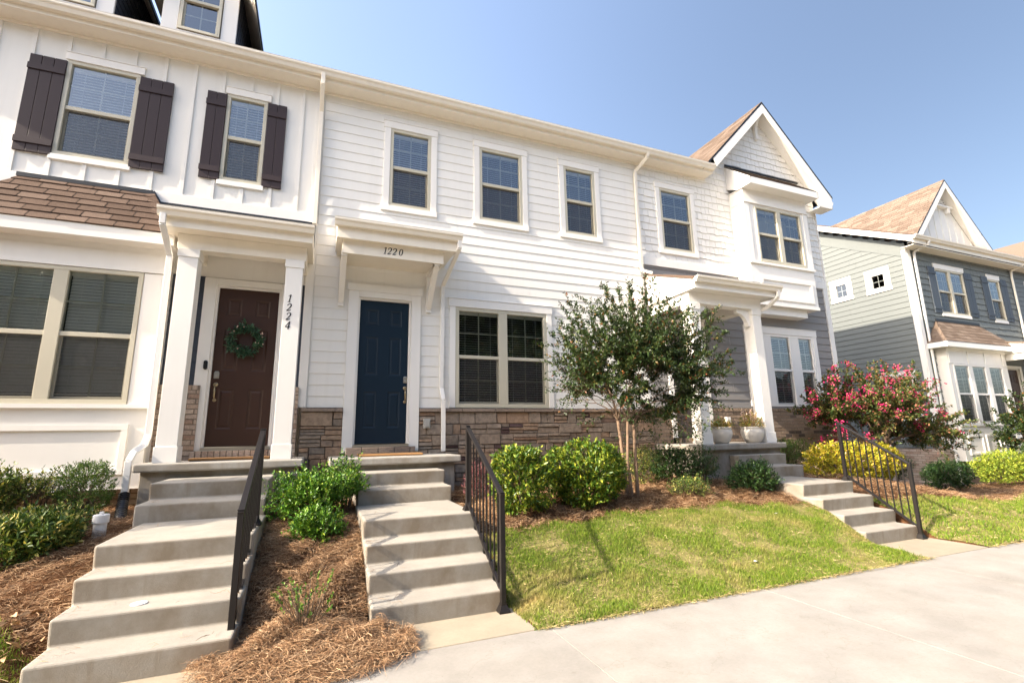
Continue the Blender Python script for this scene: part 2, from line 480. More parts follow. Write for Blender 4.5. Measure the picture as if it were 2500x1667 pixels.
class MB:
    def __init__(s, mp=None):
        s.v, s.f, s.mp = [], [], mp

    def poly(s, pts):
        n = len(s.v)
        s.v += [tuple(p) for p in pts]
        s.f.append(tuple(range(n, n + len(pts))))

    def box(s, x0, x1, y0, y1, z0, z1):
        n = len(s.v)
        s.v += [(x0, y0, z0), (x1, y0, z0), (x1, y1, z0), (x0, y1, z0), (x0, y0, z1), (x1, y0, z1), (x1, y1, z1), (x0, y1, z1)]
        s.f += [tuple(n + i for i in q) for q in ((3, 2, 1, 0), (4, 5, 6, 7), (0, 1, 5, 4), (1, 2, 6, 5), (2, 3, 7, 6), (3, 0, 4, 7))]

    def bar(s, p, q, w, h, up=(0, 0, 1)):
        p, q = Vector(p), Vector(q)
        d = (q - p).normalized()
        upv = Vector(up)
        a = d.cross(upv)
        if a.length < 1e-4:
            a = d.cross(Vector((0, 1, 0)))
        a.normalize()
        b = a.cross(d).normalized()
        n = len(s.v)
        for c in (p, q):
            for i, j in ((-1, -1), (1, -1), (1, 1), (-1, 1)):
                s.v.append(tuple(c + a * (i * w / 2) + b * (j * h / 2)))
        s.f += [tuple(n + i for i in t) for t in ((3, 2, 1, 0), (4, 5, 6, 7), (0, 1, 5, 4), (1, 2, 6, 5), (2, 3, 7, 6), (3, 0, 4, 7))]

    def prism(s, pts, axis, a0, a1):
        n = len(s.v)
        k = len(pts)
        for a in (a0, a1):
            for p, q in pts:
                s.v.append({'x': (a, p, q), 'y': (p, a, q), 'z': (p, q, a)}[axis])
        s.f.append(tuple(range(n + k - 1, n - 1, -1)))
        s.f.append(tuple(range(n + k, n + 2 * k)))
        for i in range(k):
            j = (i + 1) % k
            s.f.append((n + i, n + j, n + k + j, n + k + i))

    def tube(s, pts, rad, seg=8, cap=True):
        pts = [Vector(p) for p in pts]
        if not hasattr(rad, '__len__'):
            rad = [rad] * len(pts)
        n0 = len(s.v)
        ref = Vector((0.31, 0.17, 0.93))
        for i, p in enumerate(pts):
            d = (pts[min(i + 1, len(pts) - 1)] - pts[max(i - 1, 0)])
            d = d.normalized() if d.length > 1e-9 else Vector((0, 0, 1))
            a = d.cross(ref)
            if a.length < 0.05:
                a = d.cross(Vector((1, 0, 0)))
            a.normalize()
            b = d.cross(a)
            for k in range(seg):
                t = 2 * math.pi * k / seg
                s.v.append(tuple(p + (a * math.cos(t) + b * math.sin(t)) * rad[i]))
        for i in range(len(pts) - 1):
            for k in range(seg):
                k2 = (k + 1) % seg
                s.f.append((n0 + i * seg + k, n0 + i * seg + k2, n0 + (i + 1) * seg + k2, n0 + (i + 1) * seg + k))
        if cap:
            s.f.append(tuple(n0 + k for k in range(seg - 1, -1, -1)))
            s.f.append(tuple(n0 + (len(pts) - 1) * seg + k for k in range(seg)))

    def lathe(s, prof, c, seg=28, axis='z'):
        n0 = len(s.v)
        c = Vector(c)
        for r, h in prof:
            for k in range(seg):
                t = 2 * math.pi * k / seg
                if axis == 'z':
                    s.v.append((c.x + r * math.cos(t), c.y + r * math.sin(t), c.z + h))
                else:
                    s.v.append((c.x + r * math.cos(t), c.y + h, c.z + r * math.sin(t)))
        for i in range(len(prof) - 1):
            for k in range(seg):
                k2 = (k + 1) % seg
                s.f.append((n0 + i * seg + k, n0 + i * seg + k2, n0 + (i + 1) * seg + k2, n0 + (i + 1) * seg + k))
        s.f.append(tuple(n0 + (len(prof) - 1) * seg + k for k in range(seg)))
        s.f.append(tuple(n0 + k for k in range(seg - 1, -1, -1)))

    def build(s, name, mat, parent=None, bevel=0.0, smooth=False, seg=2):
        v = np.array(s.v, dtype=float)
        if s.mp is not None:
            v = np.array([s.mp(*p) for p in s.v], dtype=float)
        if parent is not None:
            v = v - np.array(wloc(parent))
        me = bpy.data.meshes.new(name)
        me.from_pydata(v.tolist(), [], s.f)
        me.update()
        if smooth:
            me.shade_smooth()
        o = link(name, me, mat, parent)
        if bevel > 0:
            b = o.modifiers.new("bevel", 'BEVEL')
            b.width = bevel
            b.segments = seg
            b.limit_method = 'ANGLE'
            b.angle_limit = R_(40)
        return o


def fast(name, V, F, mat, parent=None):
    """V (n,3), F (m,k) as one mesh"""
    V = np.asarray(V, dtype=np.float64)
    if parent is not None:
        V = V - np.array(wloc(parent))
    F = np.asarray(F, dtype=np.int32)
    me = bpy.data.meshes.new(name)
    m, k = F.shape
    me.vertices.add(len(V))
    me.vertices.foreach_set("co", V.astype(np.float32).ravel())
    me.loops.add(m * k)
    me.loops.foreach_set("vertex_index", F.ravel())
    me.polygons.add(m)
    me.polygons.foreach_set("loop_start", np.arange(0, m * k, k, dtype=np.int32))
    me.polygons.foreach_set("loop_total", np.full(m, k, dtype=np.int32))
    me.update(calc_edges=True)
    return link(name, me, mat, parent)


def thing(name, label, cat, loc=(0, 0, 0), group=None):
    o = bpy.data.objects.new(name, None)
    COL.objects.link(o)
    o.location = loc
    o.empty_display_size = 0.1
    return tag(o, label, cat, group)


def tag(o, label=None, cat=None, group=None, kind=None):
    if label:
        o["label"] = label
    if cat:
        o["category"] = cat
    if group:
        o["group"] = group
    if kind:
        o["kind"] = kind
    return o


def sub_rects(r, holes):
    out = [r]
    for hx0, hx1, hz0, hz1 in holes:
        nxt = []
        for x0, x1, z0, z1 in out:
            if hx0 >= x1 or hx1 <= x0 or hz0 >= z1 or hz1 <= z0:
                nxt.append((x0, x1, z0, z1))
                continue
            if z0 < hz0:
                nxt.append((x0, x1, z0, hz0))
            if z1 > hz1:
                nxt.append((x0, x1, hz1, z1))
            a, b = max(z0, hz0), min(z1, hz1)
            if x0 < hx0:
                nxt.append((x0, hx0, a, b))
            if x1 > hx1:
                nxt.append((hx1, x1, a, b))
        out = nxt
    return [q for q in out if q[1] - q[0] > 0.003 and q[3] - q[2] > 0.003]


def plane_wall(mb, r, holes, y):
    for x0, x1, z0, z1 in sub_rects(r, holes):
        mb.poly([(x0, y, z0), (x1, y, z0), (x1, y, z1), (x0, y, z1)])


def laps(mb, x0, x1, z0, z1, holes, y, exp=0.18, dep=0.015, zref=0.0, clip=None):
    i0 = int(math.floor((z0 - zref) / exp)) - 1
    z = zref + i0 * exp
    while z < z1:
        zt = z + exp
        if zt > z0:
            xs = [x0]
            x = x0 + rnd.uniform(0.8, 3.2)
            while x < x1 - 0.4:
                xs.append(x)
                x += rnd.uniform(2.4, 3.6)
            xs.append(x1)
            for a, b in zip(xs[:-1], xs[1:]):
                gap = 0.0025
                rr = (a + (gap if a > x0 else 0), b - (gap if b < x1 else 0), max(z, z0), min(zt, z1))
                if clip:
                    rr = clip(rr)
                    if rr is None:
                        continue
                for p0, p1, q0, q1 in sub_rects(rr, holes):
                    ya = y - dep * (1 - (q0 - z) / exp)
                    yb = y - dep * (1 - (q1 - z) / exp)
                    mb.poly([(p0, ya, q0), (p1, ya, q0), (p1, yb, q1), (p0, yb, q1)])
                    if abs(q0 - z) < 1e-6:
                        mb.poly([(p0, y + 0.002, q0), (p1, y + 0.002, q0), (p1, ya, q0), (p0, ya, q0)])
        z = zt


def shakes(mb, x0, x1, z0, z1, holes, y, exp=0.165, dep=0.017, zref=0.0, clip=None, jit=0.014, wmin=0.10, wmax=0.24):
    z = zref + math.floor((z0 - zref) / exp) * exp
    while z < z1:
        zt = z + exp
        x = x0 - rnd.uniform(0, 0.1)
        while x < x1:
            w = rnd.uniform(wmin, wmax)
            zb = z + rnd.uniform(-jit, jit)
            a, b = max(x, x0), min(x + w - 0.006, x1)
            if clip:
                lo, hi = clip(0.5 * (z + zt))
                a, b = max(a, lo), min(b, hi)
            if b - a > 0.01:
                dd = dep * rnd.uniform(0.8, 1.15)
                for p0, p1, q0, q1 in sub_rects((a, b, max(zb, z0), min(zt, z1)), holes):
                    ya = y - dd * (1 - (q0 - z) / exp)
                    yb = y - dd * (1 - (q1 - z) / exp)
                    n = len(mb.v)
                    mb.v += [(p0, ya, q0), (p1, ya, q0), (p1, yb, q1), (p0, yb, q1), (p0, y + .002, q0), (p1, y + .002, q0), (p1, y + .002, q1), (p0, y + .002, q1)]
                    mb.f += [(n, n + 1, n + 2, n + 3), (n + 4, n + 5, n + 1, n), (n + 4, n, n + 3, n + 7), (n + 1, n + 5, n + 6, n + 2)]
            x += w
        z = zt


def bricks(mb, x0, x1, z0, z1, holes, y, L=0.197, H=0.062, g=0.011, proud=0.007, soldier=False):
    if soldier:
        L, H, g = 0.066, z1 - z0 - 0.004, 0.011
    z, row = z0, 0
    while z < z1 - 0.02:
        x = x0 - (0 if soldier else (row % 2) * 0.5 * (L + g)) - rnd.uniform(0, 0.01)
        while x < x1:
            a, b = max(x, x0), min(x + L, x1)
            pr = proud + rnd.uniform(-0.003, 0.003)
            if b - a > 0.02:
                for p0, p1, q0, q1 in sub_rects((a, b, z, min(z + H, z1)), holes):
                    e = 0.003
                    n = len(mb.v)
                    mb.v += [(p0 + e, y - pr, q0 + e), (p1 - e, y - pr, q0 + e), (p1 - e, y - pr, q1 - e), (p0 + e, y - pr, q1 - e),
                             (p0, y + .004, q0), (p1, y + .004, q0), (p1, y + .004, q1), (p0, y + .004, q1)]
                    mb.f += [(n, n + 1, n + 2, n + 3), (n + 4, n + 5, n + 1, n), (n + 5, n + 6, n + 2, n + 1), (n + 6, n + 7, n + 3, n + 2), (n + 7, n + 4, n, n + 3)]
            x += L + g
        z += H + g
        row += 1


def ledgestone(mb, x0, x1, z0, z1, holes, y):
    g = 0.004

    def stone(a, b, c, d):
        pr = rnd.uniform(0.012, 0.042)
        for p0, p1, q0, q1 in sub_rects((a + g / 2, b - g / 2, c + g / 2, d - g / 2), holes):
            e = min(0.008, (p1 - p0) * .2, (q1 - q0) * .2)
            j = lambda: rnd.uniform(-0.004, 0.004)
            n = len(mb.v)
            t = rnd.uniform(-0.007, 0.007)
            u = rnd.uniform(-0.006, 0.006)
            mb.v += [(p0 + e + j(), y - pr - t, q0 + e + j()), (p1 - e + j(), y - pr + u, q0 + e + j()), (p1 - e + j(), y - pr + t, q1 - e + j()), (p0 + e + j(), y - pr - u, q1 - e + j()),
                     (p0, y + .004, q0), (p1, y + .004, q0), (p1, y + .004, q1), (p0, y + .004, q1)]
            mb.f += [(n, n + 1, n + 2, n + 3), (n + 4, n + 5, n + 1, n), (n + 5, n + 6, n + 2, n + 1), (n + 6, n + 7, n + 3, n + 2), (n + 7, n + 4, n, n + 3)]
    z = z0
    while z < z1 - 0.02:
        H = min(rnd.choice((0.14, 0.18, 0.22)), z1 - z)
        if z1 - z - H < 0.06:
            H = z1 - z
        x = x0
        while x < x1:
            w = min(rnd.uniform(0.13, 0.48), x1 - x)  # far part is out of view, added to bounce warm light under the porches
            if x1 - x - w < 0.08:
                w = x1 - x
            k = rnd.random()
            if k < 0.3:
                stone(x, x + w, z, z + H)
            elif k < 0.72:
                c = z + H * rnd.uniform(0.38, 0.62)  # out of view, widened as a pale surface reflecting light at the houses
                for (p, q) in ((z, c), (c, z + H)):
                    if w > 0.26 and rnd.random() < 0.55:
                        mx = x + w * rnd.uniform(0.3, 0.7)
                        stone(x, mx, p, q)
                        stone(mx, x + w, p, q)
                    else:
                        stone(x, x + w, p, q)
            else:
                c1, c2 = z + H * rnd.uniform(.28, .36), z + H * rnd.uniform(.62, .7)
                stone(x, x + w, z, c1)
                stone(x, x + w, c1, c2)
                stone(x, x + w, c2, z + H)
            x += w
        z += H


def shingle_plane(mb, P0, U, V, length, lo, hi, exp=0.14, wid=0.30, th=0.008, uneven=0.0, gap=0.006):
    """tabs laid in courses on a plane; lo/hi give the edge along U at distance v up the slope"""
    P0, U, V = Vector(P0), Vector(U).normalized(), Vector(V).normalized()
    N = U.cross(V).normalized()
    if N.z < 0:
        N = -N
    v, row = 0.0, 0
    while v < length - 0.01:
        v1 = min(v + exp, length)
        a0, a1, b0, b1 = lo(v), lo(v1), hi(v), hi(v1)
        u = min(a0, a1) - (row % 2) * wid / 2 - rnd.uniform(0, uneven)
        while u < max(b0, b1):
            w = wid * (1 + rnd.uniform(-uneven, uneven))
            g = gap
            l0, r0 = max(u, a0), min(u + w - g, b0)
            l1, r1 = max(u, a1), min(u + w - g, b1)
            if r0 - l0 > 0.004 or r1 - l1 > 0.004:
                r0, r1 = max(r0, l0), max(r1, l1)
                t = th * rnd.uniform(0.8, 1.3)
                p = [P0 + U * l0 + V * v + N * t, P0 + U * r0 + V * v + N * t, P0 + U * r1 + V * v1 + N * 0.001, P0 + U * l1 + V * v1 + N * 0.001,
                     P0 + U * l0 + V * v, P0 + U * r0 + V * v]
                n = len(mb.v)
                mb.v += [tuple(q) for q in p]
                mb.f += [(n, n + 1, n + 2, n + 3), (n + 4, n + 5, n + 1, n)]
            u += w
        v = v1
        row += 1


GUT = [(0.0, 0.0), (0.0, -0.115), (-0.075, -0.115), (-0.088, -0.085), (-0.098, -0.062), (-0.118, -0.045), (-0.124, -0.03), (-0.124, -0.006), (-0.128, 0.0), (-0.116, 0.002), (-0.112, -0.012), (-0.012, -0.012)]


def gutter(mb, x0, x1, y, z):
    mb.prism([(y + a, z + b) for a, b in GUT], 'x', x0, x1)


def spout(mb, pts, w=0.070, d=0.050):
    for p, q in zip(pts[:-1], pts[1:]):
        mb.bar(p, q, w, d, up=(0, -1, 0.001))


# digits as thick strokes (x, y, width) in a unit-high box
DIG = {
    '1': [[(.10, .80, .05), (.34, .99, .09)], [(.34, 1.0, .15), (.33, .5, .14), (.30, 0.0, .14)], [(.12, .025, .05), (.48, .025, .05)]],
    '2': [[(.09, .70, .12), (.10, .86, .10), (.28, .98, .09), (.46, .90, .15), (.50, .72, .17), (.40, .46, .13), (.08, .06, .07)], [(.04, .055, .11), (.38, .07, .14), (.56, .2, .05)]],
    '4': [[(.42, 1.0, .09), (.02, .33, .06)], [(.02, .29, .09), (.60, .29, .09)], [(.42, 1.0, .13), (.40, 0.0, .15)]],
    '0': [[(.30, .98, .07), (.46, .84, .13), (.50, .5, .15), (.44, .16, .13), (.28, .02, .07), (.12, .16, .13), (.07, .5, .15), (.13, .84, .13), (.30, .98, .07)]],
    '6': [[(.52, .94, .08), (.34, .95, .08), (.14, .72, .13), (.07, .38, .15), (.14, .1, .12), (.30, .02, .07), (.47, .12, .13), (.50, .34, .14), (.36, .54, .07), (.14, .44, .08)]],
}


def digit(ch, x, y, z, h, parent, shear=0.14):
    mb = MB()
    for st in DIG[ch]:
        L, Rr = [], []
        for i, (px, pz, w) in enumerate(st):
            a = st[max(i - 1, 0)]
            b = st[min(i + 1, len(st) - 1)]
            d = Vector((b[0] - a[0], b[1] - a[1]))
            d.normalize()
            nx, nz = -d.y, d.x
            f = lambda qx, qz: (x + (qx + shear * qz) * h, z + qz * h)
            L.append(f(px + nx * w / 2, pz + nz * w / 2))
            Rr.append(f(px - nx * w / 2, pz - nz * w / 2))
        for i in range(len(st) - 1):
            mb.prism([L[i], L[i + 1], Rr[i + 1], Rr[i]], 'y', y - 0.0035, y)
    return mb.build("house_number_digit", M['black'], parent)


# ------------------------------------------------------------------ ground shape
_ys = np.array([-90, -13.6, -13.3, -4.7, -4.45, -4.36, -4.1, -3.85, -3.4, -2.9, -2.4, -1.5, 0, .8, 8, 60.])
_zs = np.array([-1.75, -1.75, -1.72, -1.72, -1.55, -1.435, -1.39, -1.32, -1.15, -.98, -.86, -.76, -.72, -.72, -.72, -1.0])
_zr = np.array([-1.75, -1.75, -1.72, -1.72, -1.55, -1.435, -1.40, -1.39, -1.40, -1.42, -1.45, -1.5, -1.6, -1.66, -1.7, -2.0])


def gz(x, y):
    a = np.interp(y, _ys, _zs)
    b = np.interp(y, _ys, _zr)
    t = np.clip((np.asarray(x) - 8.3) / 5.0, 0, 1)
    t = t * t * (3 - 2 * t)
    z = a * (1 - t) + b * t
    for p0, p1 in ((-.05, 1.185), (-2.14, -.98), (6.33, 7.60)):
        d = np.maximum(0, np.maximum(p0 - np.asarray(x), np.asarray(x) - p1))
        cap = -1.432 + .32 * d + np.maximum(0, np.asarray(y) + 3.78) * .62 + np.where(np.asarray(y) < -4.36, 9., 0)
        z = np.minimum(z, cap)
    return z


def GZ(x, y):
    return float(gz(x, y))


# ------------------------------------------------------------------ windows and doors
def window(parent, units, z0, z1, y=0.0, fb=0.055, tilt=25, head=None, sill=None, casing=None, grille=True, screen=True,
           single=False, mp=None, frame_mat='frame', label=None, blind=True, raise_=0.0, pitch=0.044):
    x0, x1 = units[0][0] - fb, units[-1][1] + fb
    fr = MB(mp)
    zi0, zi1 = z0 + fb, z1 - fb
    fr.box(x0, x1, y - .022, y + .085, z0, zi0)
    fr.box(x0, x1, y - .022, y + .085, zi1, z1)
    fr.box(x0, units[0][0], y - .022, y + .085, zi0, zi1)
    fr.box(units[-1][1], x1, y - .022, y + .085, zi0, zi1)
    for a, b in zip(units[:-1], units[1:]):
        fr.box(a[1], b[0], y - .020, y + .085, zi0, zi1)
    zm = (zi0 + zi1) / 2
    if not single:
        for a, b in units:
            fr.box(a, b, y - .008, y + .060, zm - .030, zm + .030)
            w = .028
            fr.box(a, a + w, y + .030, y + .062, zi0, zm - .030)
            fr.box(b - w, b, y + .030, y + .062, zi0, zm - .030)
            fr.box(a + w, b - w, y + .030, y + .062, zi0, zi0 + .04)
    win = fr.build("window", M[frame_mat], parent, 0.004)
    if label:
        win["label"] = label
    gr = MB(mp)
    for a, b in units:
        spans = [(zi0, zi1, .024)] if single else [(zm + .030, zi1, .018), (zi0 + .04, zm - .030, .046)]
        for q0, q1, dy in spans:
            p = MB(mp)
            p.poly([(a, y + dy, q0), (b, y + dy, q0), (b, y + dy, q1), (a, y + dy, q1)])
            p.build("pane", M['glass_dull' if single else 'glass'], win)
            if grille:
                c, h = (a + b) / 2, (q0 + q1) / 2
                g = .010
                gr.box(c - g, c + g, y + dy + .002, y + dy + .010, q0, q1)
                gr.box(a, c - g, y + dy + .002, y + dy + .010, h - g, h + g)
                gr.box(c + g, b, y + dy + .002, y + dy + .010, h - g, h + g)
        if screen and not single:
            p = MB(mp)
            p.poly([(a, y + .008, zi0), (b, y + .008, zi0), (b, y + .008, zm - .030), (a, y + .008, zm - .030)])
            p.build("insect_screen", M['screen'], win)
        if blind:
            bl = MB(mp)
            t = R_(tilt)
            hw = .025
            z = zi1 - .05
            yb = y + .100
            bl.box(a, b, yb - .028, yb + .028, zi1 - .045, zi1 + .01)
            zl = zi0 + .03 + raise_
            while z > zl:
                dz = rnd.uniform(-.0015, .0015)
                dy_, dzz = hw * math.cos(t), hw * math.sin(t)
                bl.poly([(a + .006, yb - dy_, z - dzz + dz), (b - .006, yb - dy_, z - dzz - dz), (b - .006, yb, z + .003 - dz), (a + .006, yb, z + .003 + dz)])
                bl.poly([(a + .006, yb, z + .003 + dz), (b - .006, yb, z + .003 - dz), (b - .006, yb + dy_, z + dzz - dz), (a + .006, yb + dy_, z + dzz + dz)])
                z -= pitch
            bl.box(a + .006, b - .006, yb - .022, yb + .022, zl - .03, zl - .008)
            for k in (.18, .82):
                cx = a + (b - a) * k
                bl.box(cx - .002, cx + .002, yb - .027, yb - .0255, zl - .01, zi1 - .04)
            bl.build("blind", M['blind'], win)
    if gr.v:
        gr.build("grille", M['white'] if frame_mat != 'frame' else M['frame'], win)
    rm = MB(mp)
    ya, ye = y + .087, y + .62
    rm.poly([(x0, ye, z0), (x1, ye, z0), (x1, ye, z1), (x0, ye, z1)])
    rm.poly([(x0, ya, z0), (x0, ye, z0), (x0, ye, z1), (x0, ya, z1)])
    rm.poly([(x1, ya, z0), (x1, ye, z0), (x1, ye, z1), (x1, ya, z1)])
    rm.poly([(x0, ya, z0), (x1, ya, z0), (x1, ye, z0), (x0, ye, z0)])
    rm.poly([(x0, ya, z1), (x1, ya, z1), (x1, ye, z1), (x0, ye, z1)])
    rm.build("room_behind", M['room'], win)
    if head:
        tr = MB(mp)
        l, r, h = head
        tr.box(x0 - l, x1 + r, y - .038, y + .004, z1 + .002, z1 + h)
        if h > .1:
            tr.box(x0 - l - .008, x1 + r + .008, y - .048, y + .004, z1 + h + .001, z1 + h + .018)
        tr.build("head_trim", M['white'], win, 0.004)
    if sill:
        tr = MB(mp)
        l, r, h = sill
        tr.box(x0 - l, x1 + r, y - .040, y + .004, z0 - h, z0 - .002)
        tr.build("sill_trim", M['white'], win, 0.004)
    if casing:
        l, r = casing
        for p, q in ((x0 - l, x0 - .002), (x1 + .002, x1 + r)):
            tr = MB(mp)
            tr.box(p, q, y - .030, y + .004, z0 - .001, z1 + .001)
            tr.build("side_trim", M['white'], win, 0.004)
    return win


def panel_door(parent, x0, x1, z0, z1, y, mat, hx, hz, metal='brass', plates=True):
    """six panel slab: rails and stiles proud, panels with a moulded groove"""
    mb = MB()
    w, h = x1 - x0, z1 - z0
    fx = [(.135, .385), (.605, .855)] if w > .8 else [(.13, .42), (.58, .87)]
    fz = [(.105, .352), (.465, .735), (.82, .935)]
    holes = [(x0 + a * w, x0 + b * w, z0 + c * h, z0 + d * h) for a, b in fx for c, d in fz]
    plane_wall(mb, (x0, x1, z0, z1), holes, y)
    for a, b, c, d in holes:
        rings = [(0, 0), (.018, .010), (.030, .012), (.052, .003)]
        for (e0, d0), (e1, d1) in zip(rings[:-1], rings[1:]):
            o = [(a + e0, c + e0), (b - e0, c + e0), (b - e0, d - e0), (a + e0, d - e0)]
            i = [(a + e1, c + e1), (b - e1, c + e1), (b - e1, d - e1), (a + e1, d - e1)]
            for k in range(4):
                k2 = (k + 1) % 4
                mb.poly([(o[k][0], y + d0, o[k][1]), (o[k2][0], y + d0, o[k2][1]), (i[k2][0], y + d1, i[k2][1]), (i[k][0], y + d1, i[k][1])])
        e, dd = rings[-1]
        mb.poly([(a + e, y + dd, c + e), (b - e, y + dd, c + e), (b - e, y + dd, d - e), (a + e, y + dd, d - e)])
    mb.box(x0, x1, y + .012, y + .05, z0, z1)
    door = mb.build("door", M[mat], parent)
    if plates:
        lk = MB()
        lk.prism([(hx - .034, hz + .315), (hx + .034, hz + .315), (hx + .034, hz + .40), (hx + .022, hz + .425), (hx - .022, hz + .425), (hx - .034, hz + .40)], 'y', y - .018, y)
        lk.lathe([(.018, 0), (.016, -.012), (.004, -.014)], (hx, y - .018, hz + .35), 16, 'y')
        lk.build("deadbolt", M['nickel'], door, 0.006)
        hd = MB()
        hd.lathe([(.034, 0), (.032, -.010), (.02, -.016), (.01, -.018)], (hx, y, hz + .225), 20, 'y')
        hd.lathe([(.026, 0), (.024, -.010), (.012, -.016)], (hx, y, hz - .005), 18, 'y')
        hd.tube([(hx, y - .012, hz + .20), (hx, y - .045, hz + .185), (hx, y - .055, hz + .13), (hx, y - .05, hz + .06), (hx, y - .03, hz + .02), (hx, y - .012, hz)],
                [.008, .010, .014, .013, .009, .007], 10)
        hd.build("door_handle", M[metal], door, smooth=True)
    return door


def door_casing(parent, x0, x1, z0, z1, y, cw, head_h, ex, yin, bottom=None):
    tr = MB()
    zb = z0 if bottom is None else bottom
    tr.box(x0 - cw, x0, y - .034, y + .004, zb, z1 + .10)
    tr.box(x1, x1 + cw, y - .034, y + .004, zb, z1 + .10)
    tr.box(x0 + .001, x1 - .001, y - .034, y + .004, z1, z1 + .10)
    if head_h > 0:
        tr.box(x0 - cw - ex, x1 + cw + ex, y - .046, y + .004, z1 + .101, z1 + .101 + head_h)
    # jambs
    tr.box(x0 + .001, x0 + .03, y + .005, yin, z0, z1 - .001)
    tr.box(x1 - .03, x1 - .001, y + .005, yin, z0, z1 - .001)
    tr.box(x0 + .031, x1 - .031, y + .005, yin, z1 - .03, z1 - .001)
    return tr.build("door_trim", M['white'], parent, 0.004)


def shutter(parent, x0, x1, z0, z1, boards, y=0.0, mat='shutter'):
    mb = MB()
    w = (x1 - x0) / boards
    for k in range(boards):
        mb.box(x0 + k * w + (.003 if k else 0), x0 + (k + 1) * w - (.003 if k < boards - 1 else 0), y - .040, y - .012, z0, z1)
    mb.box(x0 + .01, x1 - .01, y - .030, y - .004, z0 + .02, z1 - .02)
    for zc in (z1 - .20, z0 + .17):
        mb.box(x0 - .006, x1 + .003, y - .058, y - .041, zc - .047, zc + .047)
    return mb.build("shutter", M[mat], parent, 0.003)


def column(parent, x0, x1, y0, y1, z0, z1, cap=True):
    mb = MB()
    e = .013
    mb.box(x0, x1, y0, y1, z0 + .201, z1 - .121)
    mb.box(x0 - e, x1 + e, y0 - e, y1 + e, z0, z0 + .20)
    mb.box(x0 - e, x1 + e, y0 - e, y1 + e, z1 - .12, z1)
    # corner boards give the shaft its shadow lines
    return mb.build("porch_column", M['white'], parent, 0.004)


def body(parent, x0, x1, y0, y1, z0, z1, mat):
    mb = MB()
    mb.box(x0, x1, y0, y1, z0, z1)
    return mb.build("rear_walls", M[mat], parent)


EAVE_Z = 6.175


def main_eave(house, x0, x1, cap_r=False):
    mb = MB()
    gutter(mb, x0, x1, -.302, 6.345)
    mb.build("gutter", M['gutter'], house)
    mb = MB()
    mb.box(x0, x1, -.30, -.275, 6.165, 6.345)       # fascia
    mb.box(x0, x1, -.274, -.001, EAVE_Z, EAVE_Z + .02)   # soffit
    mb.box(x0, x1, -.03, -.0005, EAVE_Z - .045, EAVE_Z - .001)
    mb.build("soffit", M['gutter'], house, 0.003)


def roof_slab(house, x0, x1, y0, z0, slope, y1, mat):
    n = MB()
    z1 = z0 + slope * (y1 - y0)
    n.prism([(y0, z0), (y1, z1), (y1, z1 - .06), (y0 + .02, z0 - .03)], 'x', x0, x1)
    n.prism([(y1 + .002, z1), (2 * y1 - y0, z0), (2 * y1 - y0, z0 - .05), (y1 + .002, z1 - .06)], 'x', x0, x1)
    return n.build("roof", M[mat], house)


# ================================================================== house 1224 (left)
H24 = thing("townhouse", "white board-and-batten townhouse at the left with brown shutters, dormers and a brown front door", "townhouse",
            (-3.0, 0, -.72), "attached townhouses in the row")
X24 = -0.79
W4 = (-4.288, -3.392, 4.177, 5.719)
W5 = (-2.212, -1.614, 4.177, 5.719)
LFT = -7.2
wl = MB()
hol = [W4, W5]
plane_wall(wl, (LFT, X24, 3.80, EAVE_Z), hol, 0)
for k in range(-6, 14):
    bx = -5.11 + .4035 * k
    if bx < LFT + .05 or bx > X24 - .05:
        continue
    for a, b, c, d in sub_rects((bx - .026, bx + .026, 3.825, EAVE_Z - .002), [(h[0] - .0, h[1] + .0, h[2] - .10, h[3] + .12) for h in hol]):
        wl.box(a, b, -.019, .0, c, d)
wl.box(-.86, X24 + .045, -.026, .0, 3.826, EAVE_Z - .002)
wl.build("board_and_batten_wall", M['siding'], H24, 0.002)
bd = MB()
bd.box(LFT, X24, -.032, .0, 3.645, 3.825)
bd.build("belly_band", M['white'], H24, 0.004)
for (wx0, wx1, wz0, wz1) in hol:
    window(H24, [(wx0 + .055, wx1 - .055)], wz0, wz1, tilt=50, pitch=.047, head=(.025, .045, .12), sill=(.025, .035, .085))
shutter(H24, -4.71, -4.29, 4.145, 5.685, 3)
shutter(H24, -3.385, -2.95, 4.145, 5.685, 3)
shutter(H24, -2.49, -2.215, 4.165, 5.70, 2)
shutter(H24, -1.605, -1.32, 4.165, 5.70, 2)
main_eave(H24, LFT, X24 - .0015)
roof_slab(H24, LFT, X24 - .002, -.40, 6.36, .72, 4.6, 'roof')
body(H24, LFT, X24 - .003, .72, 9.2, -1.0, EAVE_Z - .01, 'siding')
# porch wall (navy siding, brick skirt, cream frieze)
D24 = (-2.075, -1.185, .01, 2.445)
wl = MB()
laps(wl, -2.70, D24[0] - .16, .905, 2.56, [], 0, .18, .014, .9)
wl.build("porch_wall", M['navy_siding'], H24)
wl = MB()
laps(wl, D24[1] + .16, X24 - .04, .905, 2.56, [], 0, .18, .014, .9)
wl.build("porch_wall", M['navy_siding'], H24)
wl = MB()
wl.box(-2.70, D24[0] - .17, -.002, .03, 2.56, 3.2)
wl.box(D24[0] - .17, D24[1] + .17, -.004, .03, 2.56, 3.2)
wl.box(D24[1] + .17, X24 - .04, -.002, .03, 2.56, 3.2)
wl.build("porch_frieze", M['siding'], H24)
bk = MB()
bricks(bk, -2.70, D24[0] - .075, -.165, .83, [], -.055)
bricks(bk, D24[1] + .075, X24 - .045, -.165, .83, [], -.055)
bricks(bk, -2.70, D24[0] - .075, .835, .905, [], -.062, soldier=True)
bricks(bk, D24[1] + .075, X24 - .045, .835, .905, [], -.062, soldier=True)
bricks(bk, D24[0] - .11, D24[1] + .11, -.16, -.03, [], -.10, soldier=True)
bw = bk.build("brick_skirt", M['brick'], H24)
mo = MB()
